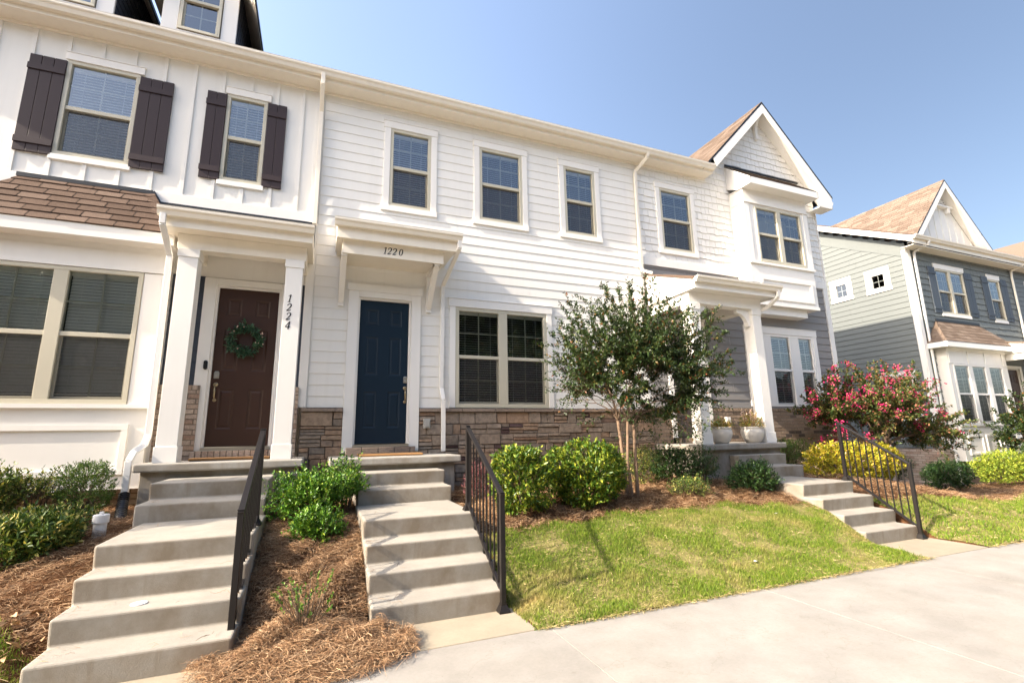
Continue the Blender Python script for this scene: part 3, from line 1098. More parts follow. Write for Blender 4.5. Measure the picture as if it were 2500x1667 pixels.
mo.box(-2.70, D24[0] - .076, -.054, .05, -.9, .90)
mo.box(D24[1] + .076, X24 - .046, -.054, .05, -.9, .90)
mo.box(D24[0] - .108, D24[1] + .108, -.098, .03, -.16, -.035)
mo.build("mortar_joints", M['mortar'], bw)
bk = MB()
bricks(bk, -7.2, -2.66, -1.0, -.3, [], .0)
bw = bk.build("brick_skirt", M['brick'], H24)
mo = MB()
mo.box(-7.2, -2.701, .001, .05, -1.0, -.3)
mo.build("mortar_joints", M['mortar'], bw)
panel_door(H24, D24[0] + .03, D24[1] - .03, D24[2] + .01, D24[3] - .03, .045, 'door_brown', D24[0] + .10, .70)
dc = door_casing(H24, D24[0], D24[1], D24[2], D24[3], 0, .165, 0, 0, .09, -.03)
th = MB()
th.box(D24[0], D24[1], -.05, .09, -.03, .009)
th.build("door_sill", M['nickel'], H24)
db = MB()
db.prism([(-2.14, 1.15), (-2.125, 1.135), (-2.105, 1.135), (-2.09, 1.15), (-2.09, 1.255), (-2.105, 1.27), (-2.125, 1.27), (-2.14, 1.255)], 'y', -.062, -.034)
db.build("doorbell", M['black'], H24, 0.004)
# porch
for (cx0, cx1) in ((-2.435, -2.20), (-1.095, -.865)):
    column(H24, cx0, cx1, -.735, -.50, -.158, 2.72)
pr = MB()
pr.box(-2.47, -.83, -.72, -.52, 2.721, 2.935)
pr.box(-2.47, -2.24, -.519, -.001, 2.73, 2.935)
pr.box(-1.06, -.83, -.519, -.001, 2.73, 2.935)
pr.box(-2.62, -.76, -.93, -.001, 2.937, 2.957)       # porch ceiling and soffit
pr.box(-2.64, -.75, -.952, -.931, 2.93, 3.165)        # fascia
pr.box(-2.64, -2.62, -.93, -.001, 2.93, 3.2)
pr.box(-.765, -.75, -.93, -.001, 2.93, 3.2)
pr.build("porch_beam", M['gutter'], H24, 0.004)
pr = MB()
gutter(pr, -2.655, -.735, -.953, 3.17)
pr.build("porch_gutter", M['gutter'], H24)
pr = MB()
pr.prism([(-1.0, 3.168), (.0, 3.63), (.0, 3.2), (-.95, 3.12)], 'x', -2.64, -.75)
pr.box(-3.05, -.79, -.037, -.033, 3.615, 3.66)
pr.build("porch_roof", M['black_metal'], H24)
sp = MB()
spout(sp, [(-2.585, -1.02, 3.08), (-2.585, -1.015, 2.93), (-2.555, -.66, 2.62), (-2.545, -.64, .20), (-2.565, -.68, .06), (-2.625, -.80, -.01), (-2.65, -.86, -.12), (-2.65, -.86, -.56)])
sp.build("downspout", M['pvc'], H24, 0.006)
for k, ch in enumerate("1224"):
    digit(ch, -1.055, -.7345, 2.07 - .134 * k, .112, H24)
# bay
BY = -.36
BX0, BX1 = -4.95, -2.655
bw_ = MB()
uL, uR = (-4.645, -3.875), (-3.72, -2.955)
hb = [(-4.70, -2.90, .605, 2.42)]
plane_wall(bw_, (BX0, BX1, -.48, 2.80), hb, BY)
bw_.box(BX1 - .004, BX1, BY + .001, .0, -.48, 2.80)
bw_.box(BX0, BX0 + .004, BY + .001, .0, -.48, 2.80)
bw_.box(BX0, BX1, BY + .001, -.001, -.484, -.48)
bw_.box(BX0 - .004, BX1 + .012, BY - .022, BY - .001, 2.425, 2.70)     # frieze board
bw_.box(BX0 - .01, BX1 + .018, BY - .034, BY - .0, 2.425, 2.475)
bw_.box(BX1 - .235, BX1 + .008, BY - .014, BY - .001, .60, 2.42)        # corner boards
bw_.box(BX1 + .001, BX1 + .012, BY, BY + .12, -.48, 2.42)
bw_.box(BX0 - .01, BX1 + .018, BY - .05, BY - .0, .545, .60)           # sill shelf
for (a, b, c, d) in ((-4.75, -2.845, .265, .335), (-4.75, -2.845, -.30, -.23), (-2.915, -2.845, -.229, .264), (-4.75, -4.68, -.229, .264)):
    bw_.box(a, b, BY - .030, BY - .0, c, d)
bw_.build("bay_wall", M['white'], H24, 0.003)
window(H24, [uL, uR], .605, 2.42, BY, tilt=64, raise_=.06, label="wide ground floor pair of sashes in the bay with closed blinds")
# bay hip roof
ey, ez = -.62, 2.95
rf = MB()
T0, T1 = (-4.55, 0, 3.80), (-3.05, 0, 3.80)
E0, E1 = (-5.07, ey, ez), (-2.54, ey, ez)
G0, G1 = (-5.07, 0, ez), (-2.54, 0, ez)
rf.poly([E0, E1, T1, T0])
rf.poly([E1, G1, T1])
rf.poly([G0, E0, T0])
rf.build("bay_roof", M['black_metal'], H24)
rf = MB()
Lf = math.hypot(.62, .85)
shingle_plane(rf, (0, ey, ez + .006), (1, 0, 0), (0, .62, .85), Lf, lambda v: -5.07 + .52 * v / Lf, lambda v: -2.54 - .51 * v / Lf, .150, .31, .016, .03, .011)
Ls = math.hypot(.51, .85)
shingle_plane(rf, (-2.54, 0, ez + .006), (0, -1, 0), (-.51, 0, .85), Ls, lambda v: 0, lambda v: .62 * (1 - v / Ls), .150, .31, .016, .03, .011)
# hip caps
for k in range(7):
    t0, t1 = k / 7, (k + 1.25) / 7
    p = Vector(E1).lerp(Vector(T1), t0) + Vector((0, 0, .045))
    q = Vector(E1).lerp(Vector(T1), min(t1, 1)) + Vector((0, 0, .032))
    for sdir in (Vector((-.155, 0, -.028)), Vector((.0, .155, -.035))):
        n = len(rf.v)
        rf.v += [tuple(p), tuple(p + sdir), tuple(q + sdir), tuple(q)]
        rf.f.append((n, n + 1, n + 2, n + 3))
rf.build("bay_shingles", M['roof'], H24)
fl = MB()
fl.box(-4.6, -3.03, -.055, -.034, 3.755, 3.815)
fl.bar((-3.03, -.04, 3.80), (-2.56, -.025, 3.02), .03, .05)
fl.build("bay_flashing", M['black_metal'], H24)
fa = MB()
fa.box(-5.07, -2.54, ey + .004, ey + .024, ez - .165, ez - .004)
fa.box(-2.562, -2.542, ey + .025, -.001, ez - .165, ez - .004)
fa.box(-5.05, -2.563, ey + .025, -.001, ez - .16, ez - .145)
fa.build("bay_fascia", M['white'], H24, 0.003)


# dormers
def dormer(xc):
    yf, zb = 1.4, 7.4
    wl_ = MB()
    hw = .62
    z_e, z_p = 9.35, 10.35
    wl_.box(xc - hw, xc - .36, yf, yf + .05, zb, z_e)
    wl_.box(xc + .36, xc + hw, yf, yf + .05, zb, z_e)
    wl_.box(xc - .36, xc + .36, yf, yf + .05, zb, 7.85)
    wl_.box(xc - .36, xc + .36, yf, yf + .05, 9.25, z_e)
    wl_.prism([(xc - hw, z_e + .001), (xc + hw, z_e + .001), (xc, z_p)], 'y', yf, yf + .05)
    d = wl_.build("dormer", M['white'], H24, 0.004)
    for sx in (-1, 1):
        s_ = MB((lambda sx: (lambda u, dd, z: (xc + sx * (hw - .03 - dd), u, z)))(sx))
        laps(s_, yf + .05, yf + 3.2, zb - .2, z_e, [], 0, .15, .014)
        s_.build("dormer_side", M['navy_siding'], d)
    r_ = MB()
    for sx in (-1, 1):
        a, b = (xc + sx * .94, z_e - .50), (xc, z_p + .12)
        r_.prism([a, b, (b[0], b[1] - .08), (a[0], a[1] - .08)], 'y', yf - .30, yf + 4)
    r_.build("dormer_roof", M['black_metal'], d)
    t_ = MB()
    for sx in (-1, 1):
        a, b = (xc + sx * .92, z_e - .585), (xc, z_p + .035)
        t_.prism([a, b, (b[0], b[1] - .15), (a[0] - sx * .03, a[1] - .14)], 'y', yf - .29, yf - .26)
        t_.prism([(a[0], a[1] - .01), (b[0], b[1] - .02), (b[0], b[1] - .04), (a[0], a[1] - .03)], 'y', yf - .255, yf + 3)
    t_.build("dormer_fascia", M['gutter'], d)
    window(H24, [(xc - .29, xc + .29)], 7.86, 9.24, yf - .005, tilt=10, blind=False, screen=False, label="small dark dormer window above the gutter")


dormer(-3.10)
dormer(-5.06)

# ================================================================== house 1220 (middle)
H20 = thing("townhouse", "white lap-sided townhouse with a navy door under a small canopy", "townhouse",
            (2.5, 0, -.72), "attached townhouses in the row")
XA, XB = -.79, 5.87
hw3 = [(.429, 1.179, 4.19, 5.73), (2.142, 3.046, 4.19, 5.73), (4.012, 4.761, 4.19, 5.71)]
hg = (1.674, 3.495, .60, 2.416)
D20 = (-.005, .875, .005, 2.445)
wl = MB()
holes = hw3 + [hg, (D20[0], D20[1], -.2, D20[3])]
laps(wl, XA + .075, XB - .04, .59, EAVE_Z, holes, 0, .1803, .0105, .59)
wl.build("lap_siding_wall", M['siding'], H20)
wl = MB()
plane_wall(wl, (XA, XB, .50, EAVE_Z), holes, .004)
wl.build("wall_sheathing", M['siding'], H20)
wl = MB()
wl.box(-.85, -.722, -.030, .003, .592, 3.64)
wl.build("corner_board", M['white'], H20, 0.003)
for (a, b, c, d), tl in zip(hw3, (40, 30, 24)):
    window(H20, [(a + .055, b - .055)], c, d, tilt=tl, head=(.125, .125, .135), sill=(.145, .125, .105), casing=(.115, .115))
window(H20, [(1.74, 2.50), (2.672, 3.43)], hg[2], hg[3], fb=.066, tilt=14, head=(.135, .125, .15), casing=(.11, .11),
       label="wide ground floor pair of sashes with open blinds beside the navy door")
main_eave(H20, XA, XB)
roof_slab(H20, XA, 7.9, -.40, 6.36, .72, 4.6, 'roof')
body(H20, XA, XB, .72, 9.2, -1.0, EAVE_Z - .01, 'siding')
for q0, q1 in ((XA + .002, D20[0] - .165), (D20[1] + .165, XB - .01), (D20[0] - .165, D20[1] + .165)):
    st = MB()
    ledgestone(st, q0, q1, -1.0, .525 if q1 - q0 < .7 or q1 > 2 else -.17, [], 0)
    sv = st.build("stone_veneer", M['stone'], H20)
    mo = MB()
    plane_wall(mo, (q0, q1, -1.0, .53 if q1 - q0 < .7 or q1 > 2 else -.17), [], -.002)
    mo.build("mortar_joints", M['mortar_dark'], sv)
cp = MB()
x = XA + .002
while x < XB - .02:
    w = min(rnd.uniform(.42, .62), XB - .012 - x)
    for a, b, c, d in sub_rects((x, x + w - .006, .527, .58), [(D20[0] - .17, D20[1] + .17, 0, 1)]):
        cp.box(a, b, -.075 + rnd.uniform(-.004, .004), -.0, c, d)
    x += w
cp.build("stone_cap", M['stone_cap'], H20, 0.006)
fl = MB()
fl.box(XA + .08, D20[0] - .125, -.024, -.001, .581, .592)
fl.box(D20[1] + .125, XB - .05, -.024, -.001, .581, .592)
fl.build("flashing", M['black_metal'], H20)
panel_door(H20, D20[0] + .028, D20[1] - .028, D20[2] + .01, D20[3] - .028, .05, 'door_navy', D20[1] - .065, .70)
door_casing(H20, D20[0], D20[1], D20[2], D20[3], -.012, .165, .13, .02, .10, -.12)
th = MB()
th.box(D20[0], D20[1], -.06, .10, -.035, .004)
th.build("door_sill", M['nickel'], H20)
bk = MB()
bricks(bk, D20[0] - .10, D20[1] + .10, -.165, -.036, [], -.11, L=.24, H=.125)
bk.build("threshold_stone", M['stone_cap'], H20, 0.004)
mo = MB()
mo.box(D20[0] - .098, D20[1] + .098, -.108, .0, -.165, -.038)
mo.build("threshold_bed", M['mortar_dark'], H20)
# canopy
cn = MB()
CX0, CX1, CY = -.33, 1.27, -.70
cn.box(CX0, CX1, CY - .03, CY, 2.93, 3.14)
cn.box(CX0, CX0 + .03, CY + .001, -.001, 2.93, 3.14)
cn.box(CX1 - .03, CX1, CY + .001, -.001, 2.93, 3.14)
cn.box(CX0 + .031, CX1 - .031, CY + .001, -.001, 2.985, 3.0)
cn.box(CX0 - .07, CX1 + .18, CY - .12, -.001, 3.141, 3.162)      # soffit
cn.box(CX0 - .09, CX1 + .20, CY - .142, CY - .121, 3.13, 3.30)   # fascia
for a, b in ((CX0 - .09, CX0 - .07), (CX1 + .18, CX1 + .20)):
    cn.prism([(CY - .12, 3.13), (-.001, 3.20), (-.001, 3.69), (CY - .12, 3.30)], 'x', a, b)
cn.build("door_canopy", M['gutter'], H20, 0.003)
cn = MB()
gutter(cn, CX0 - .13, CX1 + .27, CY - .143, 3.415)
cn.build("canopy_gutter", M['gutter'], H20)
cn = MB()
cn.prism([(CY - .17, 3.40), (-.001, 3.72), (-.001, 3.69), (CY - .14, 3.30)], 'x', CX0 - .085, CX1 + .195)
cn.build("canopy_roof", M['roof_grey'], H20)
for xb in (-.335, 1.13):
    k = MB()
    pts_f, pts_b = [], []
    for i in range(9):
        t = i / 8
        yy, zz = -.02 + t * (CY + .10), 2.33 + .60 * t
        bow = .055 * math.sin(math.pi * t)
        pts_f.append((yy - .04 + bow * .5, zz - .045 - bow * .4 + .02))
        pts_b.append((yy + .03 + bow * .5, zz + .05 - bow * .4 + .02))
    k.prism(pts_f + pts_b[::-1], 'x', xb, xb + .085)
    k.box(xb - .003, xb + .088, -.055, -.016, 2.26, 2.985)
    k.box(xb + .0, xb + .085, CY + .002, -.056, 2.90, 2.984)
    k.build("canopy_bracket", M['white'], H20, 0.006)
for ch, dx in zip("1220", (.275, .345, .425, .525)):
    digit(ch, dx, CY - .0295, 2.985, .115, H20)
sp = MB()
spout(sp, [(1.50, CY - .20, 3.31), (1.50, CY - .19, 3.18), (1.425, -.062, 2.78), (1.42, -.055, 2.62), (1.415, -.055, .93), (1.435, -.13, .72), (1.44, -.135, -.13)])
sp.build("downspout", M['white'], H20, 0.006)
sp = MB()
spout(sp, [(-.775, -.37, 6.26), (-.775, -.36, 6.05), (-.775, -.075, 5.72), (-.773, -.07, 5.6), (-.768, -.07, 3.62)])
sp.build("downspout", M['gutter'], H20, 0.006)
sp = MB()
spout(sp, [(5.99, -.37, 6.26), (5.97, -.34, 6.15), (5.83, -.07, 5.93), (5.82, -.062, 5.8), (5.815, -.062, 3.62), (5.84, -.075, 3.55), (6.02, -.15, 3.50)])
sp.build("downspout", M['gutter'], H20, 0.006)
ob = MB()
ob.box(1.115, 1.23, -.085, -.03, .25, .41)
ob.box(1.13, 1.215, -.105, -.084, .27, .38)
ob.build("outlet_box", M['grey_plastic'], H20, 0.008)

# ================================================================== house 1216 (gabled)
H16 = thing("townhouse", "white shingle townhouse with a tall front gable, box bay and grey lower siding", "townhouse",
            (8.8, 0, -.72), "attached townhouses in the row")
YA, YB = 5.87, 11.73
APX, APZ, GS = 9.83, 8.42, 1.045
W6 = (6.497, 7.395, 4.17, 5.68)
GW = (8.76, 10.93, .665, 2.40)
D16 = (6.46, 7.33, .005, 2.44)
BAY = (8.67, 10.80)
wl = MB()


def gclip(z):
    if z < EAVE_Z:
        return (YA + .03, YB - .005)
    h = (APZ - z) / GS
    return (max(APX - h, 7.90), min(APX + h, YB - .005))


shakes(wl, YA + .03, YB - .005, 3.92, 8.4, [W6, (BAY[0], BAY[1], 2.6, 6.2)], 0, .166, .017, 3.92, gclip)
wl.build("shingle_wall", M['siding'], H16)
wl = MB()
plane_wall(wl, (YA, YB, .60, EAVE_Z), [W6, GW, (D16[0], D16[1], -.2, D16[3])], .004)
wl.poly([(7.85, .004, EAVE_Z), (YB, .004, EAVE_Z), (APX, .004, APZ)])
wl.build("wall_sheathing", M['siding'], H16)
wl = MB()
laps(wl, YA + .03, YB - .13, .625, 3.73, [GW, (D16[0], D16[1], -.2, D16[3])], -.002, .18, .015, .625)
wl.build("lap_siding_wall", M['grey_siding'], H16)
bd = MB()
bd.box(YA + .03, BAY[0], -.036, -.0, 3.735, 3.915)
bd.build("belly_band", M['white'], H16, 0.003)
bd = MB()
bd.box(BAY[1], YB, -.036, -.0, 3.735, 3.915)
bd.build("belly_band", M['white'], H16, 0.003)
bd = MB()
bd.box(YB - .128, YB + .004, -.032, -.0, .63, 3.734)
bd.box(YB + .0005, YB + .03, -.03, .10, .63, 6.0)
bd.build("corner_board", M['white'], H16, 0.003)
window(H16, [(W6[0] + .055, W6[1] - .055)], W6[2], W6[3], tilt=28, head=(.13, .13, .13), sill=(.13, .10, .10), casing=(.11, .11))
window(H16, [(8.815, 9.17), (9.485, 10.10), (10.43, 10.875)], GW[2], GW[3], fb=.055, tilt=30, head=(.14, .15, .16), casing=(.13, .14),
       frame_mat='white', label="three sashes side by side at ground level, the middle one widest")
main_eave(H16, YB * 0 + 5.872, 7.92)
body(H16, YA + .003, YB - .003, .72, 9.2, -1.8, EAVE_Z - .01, 'grey_siding')
mo = MB()
mo.box(YB - .002, YB, .10, 9.2, -1.8, 6.2)
mo.build("side_wall", M['grey_siding'], H16)
bk = MB()
bricks(bk, YA + .01, YB + .002, -1.5, .545, [(D16[0] - .11, D16[1] + .11, -.115, .8)], 0)
bricks(bk, YA + .01, D16[0] - .12, .55, .622, [], -.014, soldier=True)
bricks(bk, D16[1] + .12, YB + .002, .55, .622, [], -.014, soldier=True)
bricks(bk, D16[0] - .10, D16[1] + .10, -.115, -.005, [], -.08, soldier=True)
bw = bk.build("brick_skirt", M['brick_tan'], H16)
mo = MB()
plane_wall(mo, (YA, YB, -1.5, .62), [(D16[0] - .1, D16[1] + .1, -.11, .7)], -.001)
mo.build("mortar_joints", M['mortar'], bw)
panel_door(H16, D16[0] + .03, D16[1] - .03, .012, D16[3] - .03, .05, 'door_taupe', D16[0] + .1, .70)
door_casing(H16, D16[0], D16[1], D16[2], D16[3], 0, .12, .06, .02, .10, -.0)
# gable roof
gr_ = MB()
yo, yk = -.35, 4.2
for sx in (-1, 1):
    xe = APX + sx * 2.22
    ze = APZ + .17 - GS * 2.22
    gr_.prism([(APX, APZ + .17), (xe, ze), (xe, ze - .05), (APX, APZ + .12)], 'y', yo, yk)
gr_.build("gable_roof", M['black_metal'], H16)
sl = math.hypot(1, GS)
sh = MB()
shingle_plane(sh, (APX - 2.22, yo, APZ + .175 - GS * 2.22), (0, 1, 0), (1 / sl, 0, GS / sl), 2.22 * sl, lambda v: 0.0, lambda v: yk - yo, .14, .30, .007, .2)
sh.build("gable_shingles", M['roof_tan'], H16)
rk = MB()
for sx in (-1, 1):
    q_ = 2.20 if sx > 0 else 1.90
    a, b = (APX + sx * q_, APZ + .105 - GS * q_), (APX, APZ + .105)
    hgt = .21
    rk.prism([a, b, (b[0], b[1] - hgt * 1.25), (a[0] - sx * .10, a[1] - hgt * .85)], 'y', yo + .003, yo + .028)
    rk.prism([(a[0] - sx * .02, a[1] - .115), (b[0], b[1] - .115), (b[0], b[1] - .14), (a[0] - sx * .02, a[1] - .14)], 'y', yo + .029, -.001)
rk.box(YB + .031, YB + .32, -.32, .0, 5.93, 6.05)
rk.prism([(YB - .25, 5.90), (YB + .21, 5.90), (YB + .32, 6.09), (YB + .10, 6.36), (YB - .25, 6.50)], 'y', yo - .004, yo + .020)
rk.box(YB - .20, YB + .22, yo + .021, -.02, 5.895, 5.915)
rk.build("rake_board", M['white'], H16, 0.004)
bq = MB()
bq.prism([(-.018, 7.66), (-.085, 7.66), (-.10, 7.70), (-.085, 7.86), (-.10, 8.02), (-.16, 8.16), (-.27, 8.28), (-.27, 8.33), (-.018, 8.36)], 'x', APX - .045, APX + .045)
bq.build("gable_bracket", M['white'], H16, 0.008)
# box bay
by = -.40
bb = MB()
bwn = (9.0, 10.565, 4.065, 5.475)
plane_wall(bb, (BAY[0], BAY[1], 2.99, 5.86), [bwn], by)
bb.box(BAY[0], BAY[0] + .004, by + .001, -.0, 2.99, 5.9)
bb.box(BAY[1] - .004, BAY[1], by + .001, -.0, 2.99, 5.9)
bb.box(BAY[0] + .005, BAY[1] - .005, by + .001, -.0, 2.99, 2.995)
bb.box(BAY[0] - .012, BAY[1] + .012, by - .022, by - .0, 5.545, 5.87)
bb.box(BAY[0] - .022, BAY[1] + .022, by - .04, by - .0, 5.52, 5.545)
bb.box(BAY[0] - .012, BAY[0] - .001, by + .001, -.04, 5.52, 5.87)
bb.box(BAY[0] - .012, BAY[0] + .16, by - .016, by - .0, 4.03, 5.519)
bb.box(BAY[1] - .14, BAY[1] + .012, by - .016, by - .0, 4.03, 5.519)
bb.box(BAY[0] - .022, BAY[1] + .022, by - .045, by - .0, 3.975, 4.03)
bb.box(BAY[0] - .022, BAY[0] - .001, by + .001, -.04, 3.975, 4.03)
for (a, b, c, d) in ((8.93, 10.66, 3.60, 3.67), (8.93, 10.66, 3.13, 3.19), (8.93, 9.0, 3.191, 3.599), (10.59, 10.66, 3.191, 3.599)):
    bb.box(a, b, by - .028, by - .0, c, d)
bb.box(BAY[0] - .012, BAY[1] + .012, by - .02, by - .0, 2.985, 3.06)
bb.box(BAY[0] + .10, BAY[1] - .30, by + .10, -.0, 2.80, 2.984)
bb.build("box_bay", M['white'], H16, 0.003)
window(H16, [(9.055, 9.715), (9.85, 10.51)], bwn[2], bwn[3], by, tilt=30, label="twin sashes high in the box bay reflecting blue sky")
br = MB()
bx0, bx1 = 8.62, 10.95
shingle_plane(br, (0, -.70, 6.04), (1, 0, 0), (0, .70, .62), math.hypot(.70, .62), lambda v: bx0, lambda v: bx1, .14, .3, .008, .1)
br.build("bay_shingles", M['roof_tan'], H16)
br = MB()
br.prism([(-.70, 6.035), (-.001, 6.66), (-.001, 6.55), (-.66, 5.96)], 'x', bx0, bx1)
br.box(bx0, bx1 + .25, -.05, -.022, 6.66, 6.70)
br.build("bay_roof", M['black_metal'], H16)
br = MB()
br.box(bx0, bx1, -.70, -.68, 5.86, 6.03)
br.box(bx0 + .021, bx1 - .021, -.679, -.001, 5.862, 5.88)
for a in (bx0 - .001, bx1 - .02):
    br.prism([(-.70, 5.86), (-.30, 5.861), (-.001, 6.02), (-.001, 6.64), (-.70, 6.03)], 'x', a, a + .021)
br.build("bay_fascia", M['white'], H16, 0.003)
# porch
for (cx0, cx1) in ((6.01, 6.225), (7.60, 7.83)):
    column(H16, cx0, cx1, -1.20, -.96, -.118, 2.56)
pr = MB()
pr.box(5.985, 7.87, -1.20, -1.0, 2.561, 2.78)
pr.box(5.985, 6.19, -.999, -.037, 2.57, 2.78)
pr.box(7.66, 7.87, -.999, -.037, 2.57, 2.78)
pr.box(5.93, 8.08, -1.43, -.037, 2.782, 2.80)
pr.box(5.92, 8.09, -1.452, -1.431, 2.775, 2.93)
pr.build("porch_beam", M['white'], H16, 0.004)
for a in (5.915, 8.07):
    pr = MB()
    pr.prism([(-1.43, 2.775), (-1.05, 2.782), (-.037, 3.22), (-.037, 3.49), (-1.45, 2.99)], 'x', a, a + .022)
    pr.prism([(-1.0, 2.80), (-.037, 2.80), (-.037, 3.22)], 'x', a + .023, a + .035)
    pr.build("porch_gable_board", M['white'], H16, 0.003)
pr = MB()
gutter(pr, 5.90, 8.11, -1.453, 3.0)
pr.build("porch_gutter", M['gutter'], H16)
pr = MB()
pr.prism([(-1.50, 2.99), (-.037, 3.51), (-.037, 3.48), (-1.45, 2.95)], 'x', 5.89, 8.12)
pr.build("porch_roof", M['roof'], H16)
bq = MB()
P_ = [(7.45, 2.56), (7.585, 2.56), (7.60, 2.50), (7.598, 2.22), (7.55, 2.20), (7.52, 2.30), (7.46, 2.40), (7.36, 2.46), (7.27, 2.48), (7.25, 2.56)]
bq.prism(P_, 'y', -1.13, -1.04)
bq.build("porch_bracket", M['white'], H16, 0.006)
bq = MB()
bq.prism([(6.225 + (7.6 - a) * .7, b) for a, b in P_][::-1], 'y', -1.13, -1.04)
bq.build("porch_bracket", M['white'], H16, 0.006)
sp = MB()
spout(sp, [(8.02, -1.52, 2.90), (8.02, -1.51, 2.78), (7.97, -1.3, 2.62), (7.88, -1.09, 2.54), (7.878, -1.07, 2.3), (7.878, -1.07, .05), (7.92, -1.05, -.02), (8.05, -1.02, -.08)])
sp.build("downspout", M['white'], H16, 0.006)
for k, ch in enumerate("1216"):
    digit(ch, 6.085, -1.202, 2.10 - .15 * k, .115, H16)
ob = MB()
ob.box(7.78, 7.90, -.08, -.01, .30, .42)
ob.build("outlet_box", M['pvc'], H16, 0.008)

# ================================================================== sage house beyond the gap
GY = .80
HS = thing("townhouse", "sage grey townhouse beyond the gap with slate blue shutters and a brown shingle gable", "townhouse",
           (20.0, GY, -1.66), "detached block of townhouses beyond the gap")
SX0, SX1 = 17.16, 23.3
g7 = (18.50, 20.16, 3.84, 5.40)
g8 = (21.66, 22.44, 3.84, 5.36)
gd = (21.65, 22.5, -.5, 2.1)
wl = MB()
shakes(wl, SX0 + .02, SX1, -.48, 5.9, [g7, g8, gd], GY, .21, .024, -.48, None, .010, .14, .30)
wl.build("shingle_wall", M['sage_siding'], HS)
wl = MB()
plane_wall(wl, (SX0, SX1, -.5, 5.9), [g7, g8, gd], GY + .004)
wl.build("wall_sheathing", M['sage_siding'], HS)
smap = lambda u, d, z: (SX0 + d, u, z)
sw1 = (2.79, 3.28, 4.84, 5.40)
sw2 = (1.53, 2.02, 4.82, 5.37)
sw3 = (1.28, 2.1, .45, 1.80)


def rclip(rr):
    x0, x1, z0, z1 = rr
    lim = (0.5 * (z0 + z1) - 5.98) / .54 + .53
    x0 = max(x0, lim)
    return None if x1 - x0 < .02 else (x0, x1, z0, z1)


wl = MB(smap)
laps(wl, GY + .02, 9.0, -.5, 9.5, [sw1, sw2, sw3], 0, .18, .016, -.5, rclip)
wl.build("side_lap_siding", M['sage_siding'], HS)
wl = MB(smap)
plane_wall(wl, (GY, 9.0, -.5, 5.9), [sw1, sw2, sw3], .004)
wl.poly([(GY, .004, 5.9), (9.0, .004, 5.9), (9.0, .004, 9.8)])
wl.build("side_sheathing", M['sage_siding'], HS)
wl = MB(smap)
wl.poly([(GY, -.022, 5.62), (9.0, -.022, 5.62 + .54 * 8.2), (9.0, -.022, 6.10 + .54 * 8.2), (GY, -.022, 6.10)])
wl.build("side_frieze", M['sage_siding'], HS)
for s_ in (sw1, sw2):
    window(HS, [(s_[0] + .05, s_[1] - .05)], s_[2], s_[3], 0, fb=.05, single=True, blind=False, head=(.15, .15, .16), sill=(.17, .17, .12), casing=(.15, .15), frame_mat='white', mp=smap,
           label="small square four-light window on the side wall")
window(HS, [(sw3[0] + .055, sw3[1] - .055)], sw3[2], sw3[3], 0, tilt=30, head=(.13, .13, .13), sill=(.13, .13, .1), casing=(.11, .11), mp=smap)
bk = MB()
bricks(bk, SX0, SX1, -2.0, -.52, [], GY)
bw = bk.build("brick_skirt", M['brick'], HS)
bk = MB(smap)
bricks(bk, GY, 9.0, -2.0, -.52, [], 0)
bk.build("side_brick_skirt", M['brick'], bw)
mo = MB()
mo.box(SX0 + .001, SX1, GY + .001, GY + .05, -2.0, -.52)
mo.box(SX0 + .001, SX0 + .05, GY + .051, 9, -2.0, -.52)
mo.build("mortar_joints", M['mortar'], bw)
cb = MB()
cb.box(SX0 - .02, SX0 + .15, GY - .035, GY - .0, -.5, 5.9)
cb.box(SX0 - .035, SX0 - .0, GY + .001, GY + .13, -.5, 5.9)
cb.build("corner_board", M['white'], HS, 0.003)
window(HS, [(18.56, 19.27), (19.40, 20.10)], g7[2], g7[3], GY, tilt=30, head=(.04, .06, .16), sill=(.03, .0, .10), label="upper twin sashes between slate blue shutters")
window(HS, [(21.715, 22.385)], g8[2], g8[3], GY, tilt=30, head=(.03, .03, .16), sill=(.03, .02, .10))
for a, b in ((18.10, 18.49), (20.18, 20.62), (21.24, 21.64), (22.46, 22.88)):
    shutter(HS, a, b, 3.83, 5.43, 2, GY, 'shutter_blue')
ev = MB()
gutter(ev, SX0 - .32, SX1, GY - .40, 6.20)
ev.box(SX0 - .32, SX1, GY - .40, GY - .375, 5.95, 6.19)
ev.box(SX0 - .26, SX1, GY - .374, GY - .001, 5.90, 5.92)
ev.build("gutter", M['gutter'], HS)
rb = MB()
for dy0, z0_ in ((GY - .37, 6.0),):
    L_ = 7.0
    rb.prism([(dy0, z0_), (dy0 + L_, z0_ + .54 * L_), (dy0 + L_, z0_ + .54 * L_ + .23), (dy0, z0_ + .23)], 'x', SX0 - .32, SX0 - .295)
    rb.prism([(dy0, z0_ + .01), (dy0 + L_, z0_ + .54 * L_ + .01), (dy0 + L_, z0_ + .54 * L_ + .03), (dy0, z0_ + .03)], 'x', SX0 - .294, SX0 - .001)
rb.build("rake_board", M['white'], HS, 0.003)
rf = MB()
rf.prism([(GY - .40, 6.235), (6.7, 6.235 + .54 * 6.3), (6.7, 6.20 + .54 * 6.3), (GY - .40, 6.20)], 'x', SX0 - .34, SX1)
rf.prism([(6.702, 6.235 + .54 * 6.3), (13.0, 6.2), (13.0, 6.15), (6.702, 6.20 + .54 * 6.3)], 'x', SX0 - .34, SX1)
rf.build("roof", M['roof'], HS)
body(HS, SX0 + .75, SX1, GY + .75, 9.2, -2.0, 5.88, 'sage_siding')
